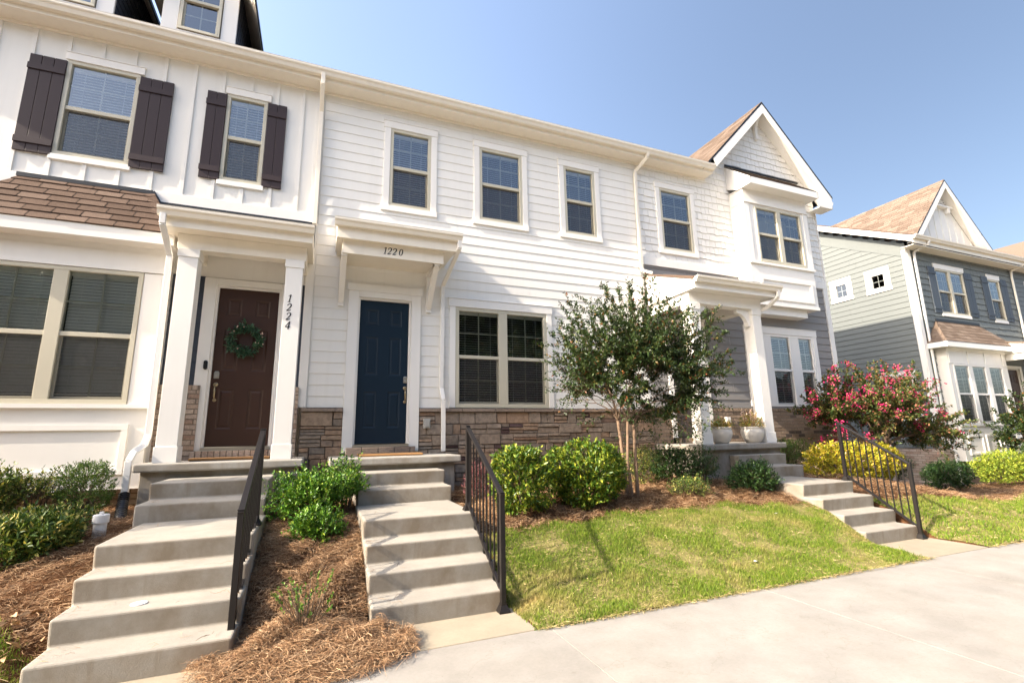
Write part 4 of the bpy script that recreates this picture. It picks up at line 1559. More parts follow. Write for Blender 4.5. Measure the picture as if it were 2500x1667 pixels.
# front gable
ax, az_, gs = 19.42, 8.66, 1.06
gy0, gy1 = GY - .38, 5.4
gm = MB()
for sx in (-1, 1):
    xe, ze = ax + sx * 2.26, az_ - gs * 2.26
    gm.prism([(ax, az_), (xe, ze), (xe, ze - .05), (ax, az_ - .05)], 'y', gy0, gy1)
gm.build("gable_roof", M['black_metal'], HS)
sl = math.hypot(1, gs)
sh = MB()
shingle_plane(sh, (ax - 2.26, gy0, az_ + .006 - gs * 2.26), (0, 1, 0), (1 / sl, 0, gs / sl), 2.26 * sl, lambda v: max(0.0, v * .0), lambda v: gy1 - gy0, .15, .34, .007, .25)
sh.build("gable_shingles", M['roof_tan'], HS)
gw = MB()
gw.prism([(ax - 2.1, 6.2), (ax + 2.1, 6.2), (ax, 6.2 + 2.1 * gs)], 'y', GY - .05, GY + .0)
for k in range(-4, 5):
    bx = ax + k * .40
    top = az_ - .35 - abs(k * .40) * gs
    if top > 6.3:
        gw.box(bx - .025, bx + .025, GY - .07, GY - .051, 6.2, min(top, 7.70))
gw.build("gable_wall", M['siding'], HS, 0.002)
rk = MB()
for sx in (-1, 1):
    a, b = (ax + sx * 2.24, az_ - .055 - gs * 2.24), (ax, az_ - .055)
    rk.prism([a, b, (b[0], b[1] - .26), (a[0] - sx * .10, a[1] - .17)], 'y', gy0 + .003, gy0 + .03)
    rk.prism([(a[0] - sx * .02, a[1] - .12), (b[0], b[1] - .12), (b[0], b[1] - .15), (a[0] - sx * .02, a[1] - .15)], 'y', gy0 + .031, GY - .051)
rk.build("gable_rake", M['white'], HS, 0.004)
vt = MB()
for k in range(9):
    z = 7.86 + k * .075
    h = (az_ - .30 - z) / gs
    if h > .05:
        vt.bar((ax - h, GY - .075, z), (ax + h, GY - .075, z), .05, .03)
vt.box(ax - .62, ax + .62, GY - .20, GY - .051, 7.72, 7.78)
for sx in (-.42, .36):
    vt.box(ax + sx - .05, ax + sx + .05, GY - .19, GY - .051, 7.54, 7.719)
vt.build("gable_vent", M['white'], HS, 0.004)
# bay
yb_ = GY - .31
bb = MB()
bX0, bX1 = 17.66, 21.0
ug = [(17.92, 18.68), (18.90, 19.63), (19.86, 20.62)]
bh = (17.86, 20.68, .20, 2.08)
plane_wall(bb, (bX0, bX1, -.90, 2.60), [bh], yb_)
bb.box(bX0, bX0 + .004, yb_ + .001, GY, -.90, 2.6)
bb.box(bX1 - .004, bX1, yb_ + .001, GY, -.90, 2.6)
bb.box(bX0 + .005, bX1 - .005, yb_ + .001, GY, -.9, -.895)
bb.box(bX0 - .012, bX1 + .012, yb_ - .02, yb_, 2.085, 2.12)
bb.box(bX0 - .012, bX1 + .012, yb_ - .03, yb_, 2.50, 2.60)
for a in (17.75, 18.79, 19.745, 20.78):
    bb.box(a - .04, a + .04, yb_ - .022, yb_, 2.121, 2.499)
bb.box(bX0 - .02, bX1 + .02, yb_ - .045, yb_, .14, .198)
for a, b in ((17.9, 18.72), (18.88, 19.66), (19.82, 20.66)):
    for (p, q, c, d) in ((a, b, -.18, -.12), (a, b, -.72, -.66), (a, a + .06, -.659, -.181), (b - .06, b, -.659, -.181)):
        bb.box(p, q, yb_ - .028, yb_, c, d)
bb.build("bay_wall", M['white'], HS, 0.003)
window(HS, ug, bh[2], bh[3], yb_, fb=.055, tilt=35, frame_mat='white', label="three tall sashes in the white bay")
ey2, ez2 = GY - .56, 2.74
rf = MB()
E0, E1, T0, T1 = (17.3, ey2, ez2), (21.3, ey2, ez2), (18.06, GY, 3.56), (20.43, GY, 3.56)
G0, G1 = (17.3, GY, ez2), (21.3, GY, ez2)
rf.poly([E0, E1, T1, T0])
rf.poly([G0, E0, T0])
rf.poly([E1, G1, T1])
rf.build("bay_roof", M['black_metal'], HS)
rf = MB()
Lf = math.hypot(.56, .82)
shingle_plane(rf, (0, ey2, ez2 + .006), (1, 0, 0), (0, .56, .82), Lf, lambda v: 17.3 + .76 * v / Lf, lambda v: 21.3 - .87 * v / Lf, .15, .34, .008, .2)
Ls = math.hypot(.76, .82)
shingle_plane(rf, (17.3, GY, ez2 + .006), (0, -1, 0), (.76, 0, .82), Ls, lambda v: 0, lambda v: .56 * (1 - v / Ls), .15, .34, .008, .2)
rf.build("bay_shingles", M['roof_tan'], HS)
fa = MB()
fa.box(17.3, 21.3, ey2 + .003, ey2 + .022, ez2 - .17, ez2 - .004)
fa.box(17.302, 17.32, ey2 + .023, GY - .001, ez2 - .17, ez2 - .004)
fa.box(17.32, 21.28, ey2 + .023, GY - .001, ez2 - .16, ez2 - .145)
fa.build("bay_fascia", M['white'], HS, 0.003)
fl = MB()
fl.box(18.0, 20.5, GY - .05, GY - .02, 3.53, 3.62)
fl.build("bay_flashing", M['black_metal'], HS)
sp = MB()
spout(sp, [(17.62, GY - .46, 6.10), (17.60, GY - .44, 6.0), (17.42, GY - .09, 5.82), (17.41, GY - .08, 5.6), (17.36, GY - .08, -.45), (17.5, GY - .14, -.62), (17.5, GY - .14, -1.6)])
sp.build("downspout", M['white'], HS, 0.006)
sp = MB()
spout(sp, [(23.5, GY - .46, 6.10), (23.48, GY - .44, 6.0), (23.28, GY - .09, 5.82), (23.27, GY - .08, 5.6), (23.24, GY - .08, 2.95)])
sp.build("downspout", M['gutter'], HS, 0.006)
pr = MB()
pr.box(21.05, 23.6, GY - 1.2, GY - 1.0, 2.30, 2.52)
pr.box(21.05, 21.25, GY - .999, GY - .03, 2.30, 2.52)
pr.box(20.98, 23.7, GY - 1.30, GY - .03, 2.522, 2.54)
pr.box(20.96, 23.7, GY - 1.32, GY - 1.301, 2.51, 2.75)
pr.prism([(GY - 1.3, 2.75), (GY - .03, 3.0), (GY - .03, 2.54), (GY - 1.3, 2.541)], 'x', 20.97, 20.99)
pr.build("porch_beam", M['white'], HS, 0.004)
pr = MB()
pr.prism([(GY - 1.34, 2.76), (GY - .03, 3.02), (GY - .03, 2.98), (GY - 1.34, 2.72)], 'x', 20.93, 23.75)
pr.build("porch_roof", M['roof_tan'], HS)
column(HS, 22.95, 23.2, GY - 1.2, GY - .95, -.95, 2.3)
sl_ = MB()
sl_.box(21.1, 23.6, GY - 1.35, GY, -1.6, -.6)
sl_.build("porch_slab", M['landing'], HS, 0.01)
panel_door(HS, gd[0] + .03, gd[1] - .03, gd[2] + .02, gd[3] - .03, GY + .05, 'door_brown', gd[0] + .1, .2)
door_casing(HS, gd[0], gd[1], gd[2], gd[3], GY, .13, 0, 0, GY + .1)

# dark grey unit at the frame edge
HD = thing("townhouse", "dark slate grey townhouse cut off by the right edge of the photo", "townhouse", (26.0, GY, -1.66),
           "detached block of townhouses beyond the gap")
g9 = (24.35, 25.2, 3.84, 5.36)
wl = MB()
laps(wl, SX1 + .01, 30.0, -.5, 5.9, [g9], GY, .18, .016, -.5)
wl.build("lap_siding_wall", M['slate_siding'], HD)
wl = MB()
plane_wall(wl, (SX1, 30, -2.0, 5.9), [g9], GY + .004)
wl.build("wall_sheathing", M['slate_siding'], HD)
window(HD, [(24.405, 25.145)], g9[2], g9[3], GY, tilt=30, head=(.12, .12, .14), sill=(.12, .12, .1), casing=(.11, .11))
ev = MB()
gutter(ev, SX1 + .002, 30, GY - .40, 6.20)
ev.box(SX1 + .002, 30, GY - .40, GY - .375, 5.95, 6.19)
ev.box(SX1 + .002, 30, GY - .374, GY - .001, 5.90, 5.92)
ev.build("gutter", M['gutter'], HD)
rf = MB()
rf.prism([(GY - .40, 6.235), (6.7, 6.235 + .54 * 6.3), (6.7, 6.20 + .54 * 6.3), (GY - .40, 6.20)], 'x', SX1 + .003, 30)
rf.build("roof", M['roof'], HD)
gm = MB()
ax2 = 27.2
for sx in (-1, 1):
    xe, ze = ax2 + sx * 2.6, 7.9 - .62 * 2.6
    gm.prism([(ax2, 7.9), (xe, ze), (xe, ze - .06), (ax2, 7.84)], 'y', GY - .2, 6.0)
gm.build("gable_roof", M['roof_tan'], HD)
gm = MB()
for sx in (-1, 1):
    a, b = (ax2 + sx * 2.58, 7.835 - .62 * 2.58), (ax2, 7.835)
    gm.prism([a, b, (b[0], b[1] - .24), (a[0] - sx * .08, a[1] - .18)], 'y', GY - .197, GY - .17)
gm.build("gable_rake", M['white'], HD)
gm = MB()
gm.prism([(ax2 - 2.3, 6.25), (ax2 + 2.3, 6.25), (ax2, 6.25 + 2.3 * .62)], 'y', GY - .02, GY + .02)
gm.build("gable_wall", M['siding'], HD)
body(HD, SX1 + .003, 30, GY + .75, 9.2, -2.0, 5.88, 'slate_siding')

# ================================================================== ground, pavement
def edge_bed(x):
    """front edge of the mulch bed"""
    return np.interp(x, [-30, 1.1, 1.6, 2.7, 4.1, 5.1, 6.2, 7.4, 9.0, 10.7, 12.6, 15.2, 18, 60],
                     [-2.9, -2.9, -2.86, -2.72, -2.66, -2.72, -2.92, -3.06, -2.98, -3.05, -2.5, -1.65, -1.4, -1.4])


xs = np.unique(np.concatenate([np.array([-300, -80, -30, -14]), np.arange(-8, 26.01, .25), np.array([30, 45, 90, 300]),
                                np.array([-2.125, -2.115, -.98, -.97, -.05, -.04, 1.175, 1.185, 6.335, 6.345, 7.585, 7.595])]))
ys = np.concatenate([np.array([-300, -90, -40, -31, -22, -13.6, -13.3, -9]), np.arange(-6.5, -4.7, .6), np.arange(-4.6, 1.3, .08), np.array([3, 9, 20, 60, 300])])
XX, YY = np.meshgrid(xs, ys, indexing='ij')
ZZ = gz(XX, YY)
bumpz = np.where((YY > -4.3) & (YY < 1), .012 * np.sin(XX * 5.1 + YY * 3) * np.sin(YY * 6.3 - XX * 2.2), 0)
ZZ = ZZ + bumpz
for px0, px1, py1 in ((-.045, 1.18, -3.6), (-2.12, -.975, -3.6), (6.34, 7.59, -3.5)):
    ZZ = np.where((XX > px0) & (XX < px1) & (YY < -1.6), np.minimum(ZZ, -1.50), ZZ)
Vg = np.stack([XX, YY, ZZ], -1).reshape(-1, 3)
ny = len(ys)
ii, jj = np.meshgrid(np.arange(len(xs) - 1), np.arange(ny - 1), indexing='ij')
q = (ii * ny + jj).ravel()
Fg = np.stack([q, q + ny, q + ny + 1, q + 1], -1)
tag(fast("ground", Vg, Fg, M['soil']), kind='structure')


def lawn_sheet(x0, x1, dx=.12, front=-4.36):
    xs_ = np.arange(x0, x1 + 1e-6, dx)
    n = 22
    V, F = [], []
    for x_ in xs_:
        y1 = float(edge_bed(x_)) + .05 * math.sin(x_ * 4.3) + .03 * math.sin(x_ * 9.1)
        for k in range(n):
            y_ = front + (y1 - front) * k / (n - 1)
            V.append((x_, y_, GZ(x_, y_) + .016 + .012 * math.sin(x_ * 5.1 + y_ * 3) * math.sin(y_ * 6.3 - x_ * 2.2)))
    for i in range(len(xs_) - 1):
        for k in range(n - 1):
            a = i * n + k
            F.append((a, a + n, a + n + 1, a + 1))
    return V, F


V1, F1 = lawn_sheet(1.20, 6.38)
V2, F2 = lawn_sheet(7.62, 26.0)
F2 = [tuple(i + len(V1) for i in f) for f in F2]
tag(fast("lawn", V1 + V2, F1 + F2, M['thatch']), kind='structure')

mb = MB()
jx = [-13.0] + [-10.35 + 2.33 * k for k in range(0, 22)]
for a, b in zip(jx[:-1], jx[1:]):
    mb.box(a + .002, b - .002, -11.9, -4.352, -1.62, -1.425)
tag(mb.build("sidewalk", M['walk'], None, .002), kind='structure')
mb = MB()
mb.box(-13, 41, -11.91, -4.36, -1.66, -1.437)
mb.box(-13, 41, -12.08, -11.915, -1.72, -1.432)
tag(mb.build("kerb", M['path'], None, .02), kind='structure')
mb = MB()
mb.box(-200, 200, -30, -12.085, -1.72, -1.56)
tag(mb.build("road", M['road']), kind='structure')
mb = MB()
mb.box(.02, 1.19, -4.349, -3.80, -1.60, -1.418)
mb.box(-2.10, -.96, -4.349, -3.95, -1.60, -1.418)
mb.box(6.36, 7.60, -4.349, -3.64, -1.60, -1.418)
tag(mb.build("path", M['path'], None, .01), kind='structure')


# ------------------------------------------------------------------ front steps
def steps(label, sx0, sx1, slab, noses, zs, ux=None, pier=None):
    t = thing("front_steps", label, "steps", ((sx0 + sx1) / 2, noses[-1], -1.42), "concrete steps up to the front doors")
    lx0, lx1, ly, lz, lth = slab
    mb = MB()
    mb.box(lx0, lx1, ly, -.004, lz - lth, lz)
    mb.build("landing_slab", M['landing'], t, .022, seg=3)
    mb = MB()
    px0, px1 = pier
    mb.box(px0, px1, ly + .10, -.05, -1.2, lz - lth - .001)
    mb.build("pier", M['steps'], t, .01)
    # flight
    def flight(idx, a, b, ystart):
        pts = [(ystart, -1.75)]
        pts.append((ystart, zs[idx[0]]))
        for n_, i in enumerate(idx):
            pts.append((noses[i], zs[i]))
            lean = .022
            nz = zs[idx[n_ + 1]] if n_ < len(idx) - 1 else -1.75
            pts.append((noses[i] + lean, nz))
        m_ = MB()
        m_.prism(pts, 'x', a, b)
        return m_
    ua, ub = ux if ux else (sx0 + .03, sx1 - .03)
    f = flight([0, 1], ua, ub, ly + .09)
    f.build("upper_flight", M['steps'], t, .020, seg=3)
    f = flight([2, 3, 4, 5], sx0, sx1, noses[1] + .021)
    f.build("lower_flight", M['steps'], t, .020, seg=3)
    return t


Z6 = [-.345, -.525, -.705, -.885, -1.065, -1.245]
steps("concrete steps rising to the navy door of the middle house", -.05, 1.12, (-.36, 1.50, -1.04, -.165, .105), [-1.43, -1.80, -2.95, -3.25, -3.55, -3.85], Z6, (-.03, 1.155), (-.28, 1.42))
steps("wide concrete steps rising to the brown door with the wreath", -2.14, -1.00, (-2.60, -.69, -.90, -.158, .105), [-1.60, -2.02, -3.16, -3.46, -3.75, -4.03], Z6, (-2.22, -1.02), (-2.54, -.76))
steps("concrete steps beside the lawn leading up to the porch with two white pots", 6.32, 7.46, (5.90, 8.02, -1.28, -.118, .105), [-1.42, -1.74, -2.84, -3.12, -3.40, -3.66],
      [-.32, -.515, -.70, -.885, -1.065, -1.245], (6.60, 7.80), (5.97, 7.95))


# ------------------------------------------------------------------ railings
def railing(label, x, yb, yf, zb, zf, hb, hf):
    t = thing("railing", label, "railing", (x, yf, zf), "dark metal stair railings")
    w = .045

    def post(y, z0, z1):
        m_ = MB()
        m_.box(x - w / 2, x + w / 2, y - w / 2, y + w / 2, z0 + .004, z1)
        m_.box(x - w / 2 - .003, x + w / 2 + .003, y - w / 2 - .003, y + w / 2 + .003, z1 + .0005, z1 + .008)
        p = m_.build("post", M['rail'], t, .003)
        s_ = MB()
        n = len(s_.v)
        e, e2 = w / 2 + .028, w / 2 + .004
        for (q, zz) in ((e, z0 + .002), (e, z0 + .012), (e2, z0 + .062), (e2, z0 + .075)):
            s_.v += [(x - q, y - q, zz), (x + q, y - q, zz), (x + q, y + q, zz), (x - q, y + q, zz)]
        for k in range(3):
            for i in range(4):
                j = (i + 1) % 4
                s_.f.append((n + k * 4 + i, n + k * 4 + j, n + k * 4 + 4 + j, n + k * 4 + 4 + i))
        s_.f.append((n, n + 3, n + 2, n + 1))
        s_.f.append((n + 12, n + 13, n + 14, n + 15))
        s_.build("base_shoe", M['rail'], p)
    post(yb, zb, hb)
    post(yf, zf, hf)
    tz = lambda y: hb + (hf - hb) * (y - yb) / (yf - yb)
    bz0, bz1 = zb + .09, zf + .14
    bz = lambda y: bz0 + (bz1 - bz0) * (y - yb) / (yf - yb)
    m_ = MB()
    m_.bar((x, yb + w / 2, tz(yb + w / 2) - .012), (x, yf - w / 2, tz(yf - w / 2) - .012), .046, .030, up=(0, .4, 1))
    m_.build("top_rail", M['rail'], t, .003)
    m_ = MB()
    m_.bar((x, yb - w / 2, bz(yb - w / 2)), (x, yf + w / 2, bz(yf + w / 2)), .030, .030, up=(0, .4, 1))
    m_.build("bottom_rail", M['rail'], t)
    n = 9
    for k in range(n):
        y = yb + (yf - yb) * (k + 1) / (n + 1)
        m_ = MB()
        m_.box(x - .007, x + .007, y - .007, y + .007, bz(y) + .012, tz(y) - .024)
        m_.build("picket", M['rail'], t)
    return t


railing("dark metal railing on the right edge of the middle steps, in front of the hedge", 1.075, -2.80, -3.885, -.705, -1.418, .215, -.415)
railing("dark metal railing seen nearly end-on beside the wreath door's steps", -1.035, -2.72, -3.86, -.705, -1.40, .205, -.42)
railing("dark metal railing in front of the yellow shrub, on the steps past the lawn", 7.43, -2.75, -3.69, -.70, -1.418, .22, -.385)

# ------------------------------------------------------------------ small things by the doors
def doormat(label, x0, x1, y0, y1, z):
    mb = MB()
    mb.box(x0, x1, y0, y1, z + .002, z + .036)
    o = mb.build("doormat", M['mat'], None, .012)
    tag(o, label, "doormat", "coir mats at the doors")


doormat("thick coir mat at the foot of the navy door", .06, 1.0, -.66, -.15, -.165)
doormat("thin coir mat under the brown door with the wreath", -2.12, -1.14, -.46, -.12, -.158)


def leaves(C0, D, Nn, L, Wd, fold=.35):
    """rhombic folded leaves: base C0, axis D, normal N"""
    S_ = np.cross(D, Nn)
    S_ /= np.linalg.norm(S_, axis=1, keepdims=True) + 1e-9
    Nn = np.cross(S_, D)
    L = L[:, None]
    Wd = Wd[:, None]
    mid = C0 + D * L * .45
    a = mid + S_ * Wd / 2 + Nn * Wd * fold
    b = mid - S_ * Wd / 2 + Nn * Wd * fold
    tip = C0 + D * L
    V = np.stack([C0, a, tip, b], 1).reshape(-1, 3)
    n = len(C0)
    k = np.arange(n)[:, None] * 4
    # two triangles sharing the midrib
    F = np.concatenate([k + np.array([[0, 1, 2]]), k + np.array([[0, 2, 3]])], 1).reshape(-1, 3)
    return V, F


def unit(v):
    return v / (np.linalg.norm(v, axis=1, keepdims=True) + 1e-9)


def sprig_leaves(rng, B, Dr, nper, slen, ll, lw, up=.35):
    """leaves up both sides of short sprigs starting at B along Dr"""
    n = len(B)
    t = np.linspace(.1, 1, nper)
    P = B[:, None, :] + Dr[:, None, :] * (slen[:, None] * t[None, :])[..., None]
    ref = unit(rng.normal(size=(n, 3)))
    s1 = unit(np.cross(Dr, ref))
    s2 = np.cross(Dr, s1)
    ang = rng.uniform(0, 6.28, (n, 1)) + np.arange(nper)[None, :] * 2.4 + rng.normal(0, .3, (n, nper))
    out = s1[:, None, :] * np.cos(ang)[..., None] + s2[:, None, :] * np.sin(ang)[..., None]
    ax = .75 * out + .65 * Dr[:, None, :] + np.array([0, 0, up * .5])
    ax = unit(ax.reshape(-1, 3) + rng.normal(0, .22, (n * nper, 3)))
    nn = unit(np.array([0, 0, 1.0]) * .9 + rng.normal(0, .55, (n * nper, 3)))
    P = P.reshape(-1, 3)
    L = ll * rng.uniform(.65, 1.25, len(P))
    return leaves(P, ax, nn, L, lw / ll * L)


def lump(rng, d, k=6, amp=.18):
    s = np.zeros(len(d))
    for _ in range(k):
        w = rng.normal(size=3) * 2.6
        s += np.cos(d @ w + rng.uniform(0, 6.28))
    return 1 + amp * s / math.sqrt(k)


def shrub(name, label, cat, c, r, mat, n=420, nper=8, slen=.10, ll=.036, lw=.018, power=2.0, amp=.16, zlow=-.75, seed=1, group=None,
          stem_mat='twig', extra=None, stems=7, inner=.35, spike=0.0):
    """c = centre of the crown (x,y,z); r = radii; the stems go down to the ground"""
    rng = np.random.default_rng(seed)
    gx = GZ(c[0], c[1])
    t = thing(name, label, cat, (c[0], c[1], gx), group)
    d = unit(rng.normal(size=(n * 3, 3)))
    d = d[d[:, 2] > zlow][:n]
    n = len(d)
    pn = (np.abs(d) ** power).sum(1) ** (1 / power)
    rad = lump(rng, d, 6, amp) / pn
    isin = rng.random(n) < inner
    f = np.where(isin, rng.uniform(.35, .8, n), rng.uniform(.82, .98, n))
    if spike > 0:
        f = f * (1 + spike * (rng.random(n) ** 5))
    B = np.array(c) + d * (rad * f)[:, None] * np.array(r) - 0
    Dr = unit(d + np.array([0, 0, .55]) + rng.normal(0, .35, (n, 3)))
    B = B - Dr * slen * .7
    V, F = sprig_leaves(rng, B, Dr, nper, slen * rng.uniform(.7, 1.3, n), ll, lw)
    V[:, 2] = np.maximum(V[:, 2], gz(V[:, 0], V[:, 1]) + .01)
    fast("foliage", V, F, M['leaf_' + mat], t)
    mb = MB()
    base = Vector((c[0], c[1], gx - .03))
    for k in range(stems):
        a = 6.28 * k / stems + rng.uniform(-.4, .4)
        e = Vector((c[0] + math.cos(a) * r[0] * .55, c[1] + math.sin(a) * r[1] * .55, c[2] + r[2] * rng.uniform(.0, .5)))
        b0 = base + Vector((math.cos(a) * .03, math.sin(a) * .03, 0))
        mb.tube([b0, b0.lerp(e, .5) + Vector((0, 0, .03)), e], [.011, .008, .004], 5)
    for i in range(0, n, max(1, n // 60)):
        p = Vector(B[i])
        q = base.lerp(Vector(c), .7) * .5 + p * .5
        mb.tube([q, p, p + Vector(Dr[i]) * slen], [.004, .003, .0015], 4, cap=False)
    mb.build("stems", M[stem_mat], t)
    if extra:
        em, cnt, size = extra
        k = rng.choice(n, min(cnt, n), replace=False)
        P = np.repeat(B[k] + Dr[k] * slen * 1.0, 7, 0) + rng.normal(0, size * .55, (len(k) * 7, 3))
        A = unit(rng.normal(size=P.shape))
        V, F = leaves(P, A, unit(rng.normal(size=P.shape)), np.full(len(P), size), np.full(len(P), size * .8), .2)
        fast("blossom", V, F, M[em], t)
    return t


# hedge and bed planting, front to back
shrub("hedge_shrub", "glossy rounded evergreen shrub right behind the middle railing, left one of the hedge", "shrub", (1.93, -2.35, -.46), (.37, .36, .42), 'hedge', 700, 9, .10, .054, .028, 2.6, .15, -.9, 3, "clipped evergreen hedge by the stone wall", inner=.3)
shrub("hedge_shrub", "broad glossy evergreen shrub in front of the stone wall, widest of the hedge", "shrub", (2.92, -2.25, -.44), (.60, .42, .42), 'hedge', 1050, 9, .10, .054, .028, 2.7, .15, -.9, 4, "clipped evergreen hedge by the stone wall", inner=.3)
shrub("hedge_shrub", "dull green shrub between the young tree's trunks and the porch slab", "shrub", (4.72, -1.15, -.46), (.40, .35, .33), 'azalea', 420, 8, .11, .036, .016, 2.4, .15, -.9, 5, "clipped evergreen hedge by the stone wall")
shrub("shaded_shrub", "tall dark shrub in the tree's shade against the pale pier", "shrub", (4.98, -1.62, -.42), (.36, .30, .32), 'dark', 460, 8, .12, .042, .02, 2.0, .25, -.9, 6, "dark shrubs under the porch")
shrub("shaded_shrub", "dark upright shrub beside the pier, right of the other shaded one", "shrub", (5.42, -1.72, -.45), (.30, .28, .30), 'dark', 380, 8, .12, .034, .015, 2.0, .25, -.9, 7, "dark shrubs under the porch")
shrub("small_azalea", "small pale green azalea at the edge of the straw in front of the dark shrubs", "shrub", (4.68, -2.25, -.70), (.31, .25, .16), 'azalea', 240, 8, .10, .032, .014, 2.0, .2, -.6, 8)
shrub("dwarf_holly", "low dark holly beside the far steps, in front of their first tread", "shrub", (6.0, -2.25, -.62), (.43, .30, .24), 'dark', 560, 8, .12, .044, .021, 2.0, .22, -.8, 9)
shrub("boxwood", "dark round boxwood just right of the pots' porch slab", "shrub", (8.55, -.75, -.36), (.26, .26, .30), 'box', 380, 8, .08, .024, .014, 2.2, .08, -.9, 10, "round boxwoods")
shrub("boxwood", "round boxwood between the porch slab and the yellow shrub", "shrub", (9.08, -.62, -.38), (.34, .28, .32), 'box', 480, 8, .08, .024, .014, 2.2, .08, -.9, 12, "round boxwoods")
shrub("yellow_abelia", "wide bright yellow shrub with blush flowers behind the far railing", "shrub", (9.25, -1.45, -.54), (.82, .42, .35), 'gold', 1100, 8, .10, .050, .026, 2.6, .14, -.9, 13, extra=('petal', 60, .03), inner=.25)
shrub("yellow_abelia", "bright yellow shrub under the left side of the pink tree", "shrub", (10.35, -1.35, -.58), (.58, .40, .34), 'gold', 760, 8, .10, .050, .026, 2.4, .16, -.9, 14, extra=('petal', 40, .03), inner=.25)
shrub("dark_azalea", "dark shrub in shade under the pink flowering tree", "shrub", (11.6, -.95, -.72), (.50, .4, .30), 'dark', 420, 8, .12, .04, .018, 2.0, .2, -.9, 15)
shrub("red_loropetalum", "small dusty red shrub seen through the middle railing by the stone wall", "shrub", (1.60, -1.55, -.50), (.23, .25, .27), 'red', 380, 7, .10, .026, .014, 2.0, .2, -.9, 16)
shrub("boxwood", "clipped round boxwood by the white bay, left of the downspout", "shrub", (-2.96, -1.05, -.40), (.27, .28, .31), 'box', 720, 9, .07, .024, .013, 2.3, .07, -.95, 17, "round boxwoods", inner=.25)
shrub("leggy_azalea", "open leggy azalea under the bay panel", "shrub", (-3.40, -1.05, -.40), (.27, .25, .20), 'azalea', 150, 9, .16, .040, .015, 2.0, .3, -.4, 18, stems=9, spike=.4)
shrub("front_azalea", "spreading pale-tipped azalea filling the left edge of the frame", "shrub", (-2.93, -2.30, -.77), (.42, .44, .24), 'azalea', 760, 9, .13, .060, .021, 2.0, .16, -.75, 19, inner=.25)
shrub("low_azalea", "low dark azalea in the shade behind the pale-tipped one", "shrub", (-3.10, -1.68, -.66), (.44, .26, .14), 'azalea', 260, 8, .13, .052, .019, 2.0, .22, -.6, 20)
shrub("corner_azalea", "azalea cut off by the left edge beneath the bay", "shrub", (-3.74, -1.15, -.42), (.26, .3, .28), 'azalea', 330, 8, .13, .055, .020, 2.0, .22, -.8, 21)
shrub("bed_holly", "bushy bright green holly spreading between the two nearest flights of steps", "shrub", (-.55, -1.95, -.52), (.44, .36, .30), 'holly', 800, 9, .12, .040, .022, 2.0, .30, -.8, 22, spike=.45)
shrub("holly_offshoot", "holly branch leaning over the middle steps", "shrub", (-.16, -1.72, -.44), (.22, .24, .22), 'holly', 260, 9, .14, .040, .022, 2.0, .26, -.8, 23, spike=.6)
shrub("low_holly", "lower holly clump spilling forward on the straw, in front of the bushy one", "shrub", (-.50, -2.52, -.82), (.26, .24, .20), 'holly', 420, 9, .11, .040, .022, 2.0, .22, -.8, 24, spike=.2)
shrub("camellia", "dark leafy shrub at the brick corner of the sage house", "shrub", (15.6, .05, -1.18), (.80, .45, .40), 'dark', 620, 8, .16, .06, .03, 2.0, .2, -.9, 25)
shrub("lime_shrub", "rounded lime yellow shrub under the sage house's white bay", "shrub", (17.75, -.25, -1.06), (1.05, .5, .46), 'lime', 850, 8, .15, .055, .028, 2.2, .12, -.9, 26)
shrub("pale_shrub", "pale green shrub at the right edge beside the lime one", "shrub", (19.7, -.25, -1.0), (.8, .5, .5), 'azalea', 520, 8, .15, .055, .026, 2.0, .15, -.9, 27)

# sparse half-bare shrub in the straw
rng = np.random.default_rng(31)
t = thing("bare_shrub", "sparse half-bare young shrub in the pine straw near the pavement", "shrub", (-.52, -3.92, GZ(-.52, -3.92)))
mb = MB()
B, Dd = [], []
for k in range(34):
    a = rng.uniform(0, 6.28)
    h = rng.uniform(.16, .40)
    sp_ = rng.uniform(.03, .20)
    b0 = Vector((-.53 + .03 * math.cos(a), -3.92 + .03 * math.sin(a), GZ(-.53, -3.92) - .01))
    e = b0 + Vector((math.cos(a) * sp_, math.sin(a) * sp_ * .7, h))
    m = b0.lerp(e, .5) + Vector((rng.normal(0, .012), rng.normal(0, .012), .01))
    mb.tube([b0, m, e], [.0045, .0035, .0018], 4)
    for u in (.6, .8, 1.0):
        if rng.random() < .66:
            B.append(tuple(m.lerp(e, u)))
            Dd.append(tuple((e - m).normalized()))
mb.build("stems", M['twig'], t)
V, F = sprig_leaves(rng, np.array(B), np.array(Dd), 6, np.full(len(B), .045), .024, .013)
fast("foliage", V, F, M['leaf_holly'], t)


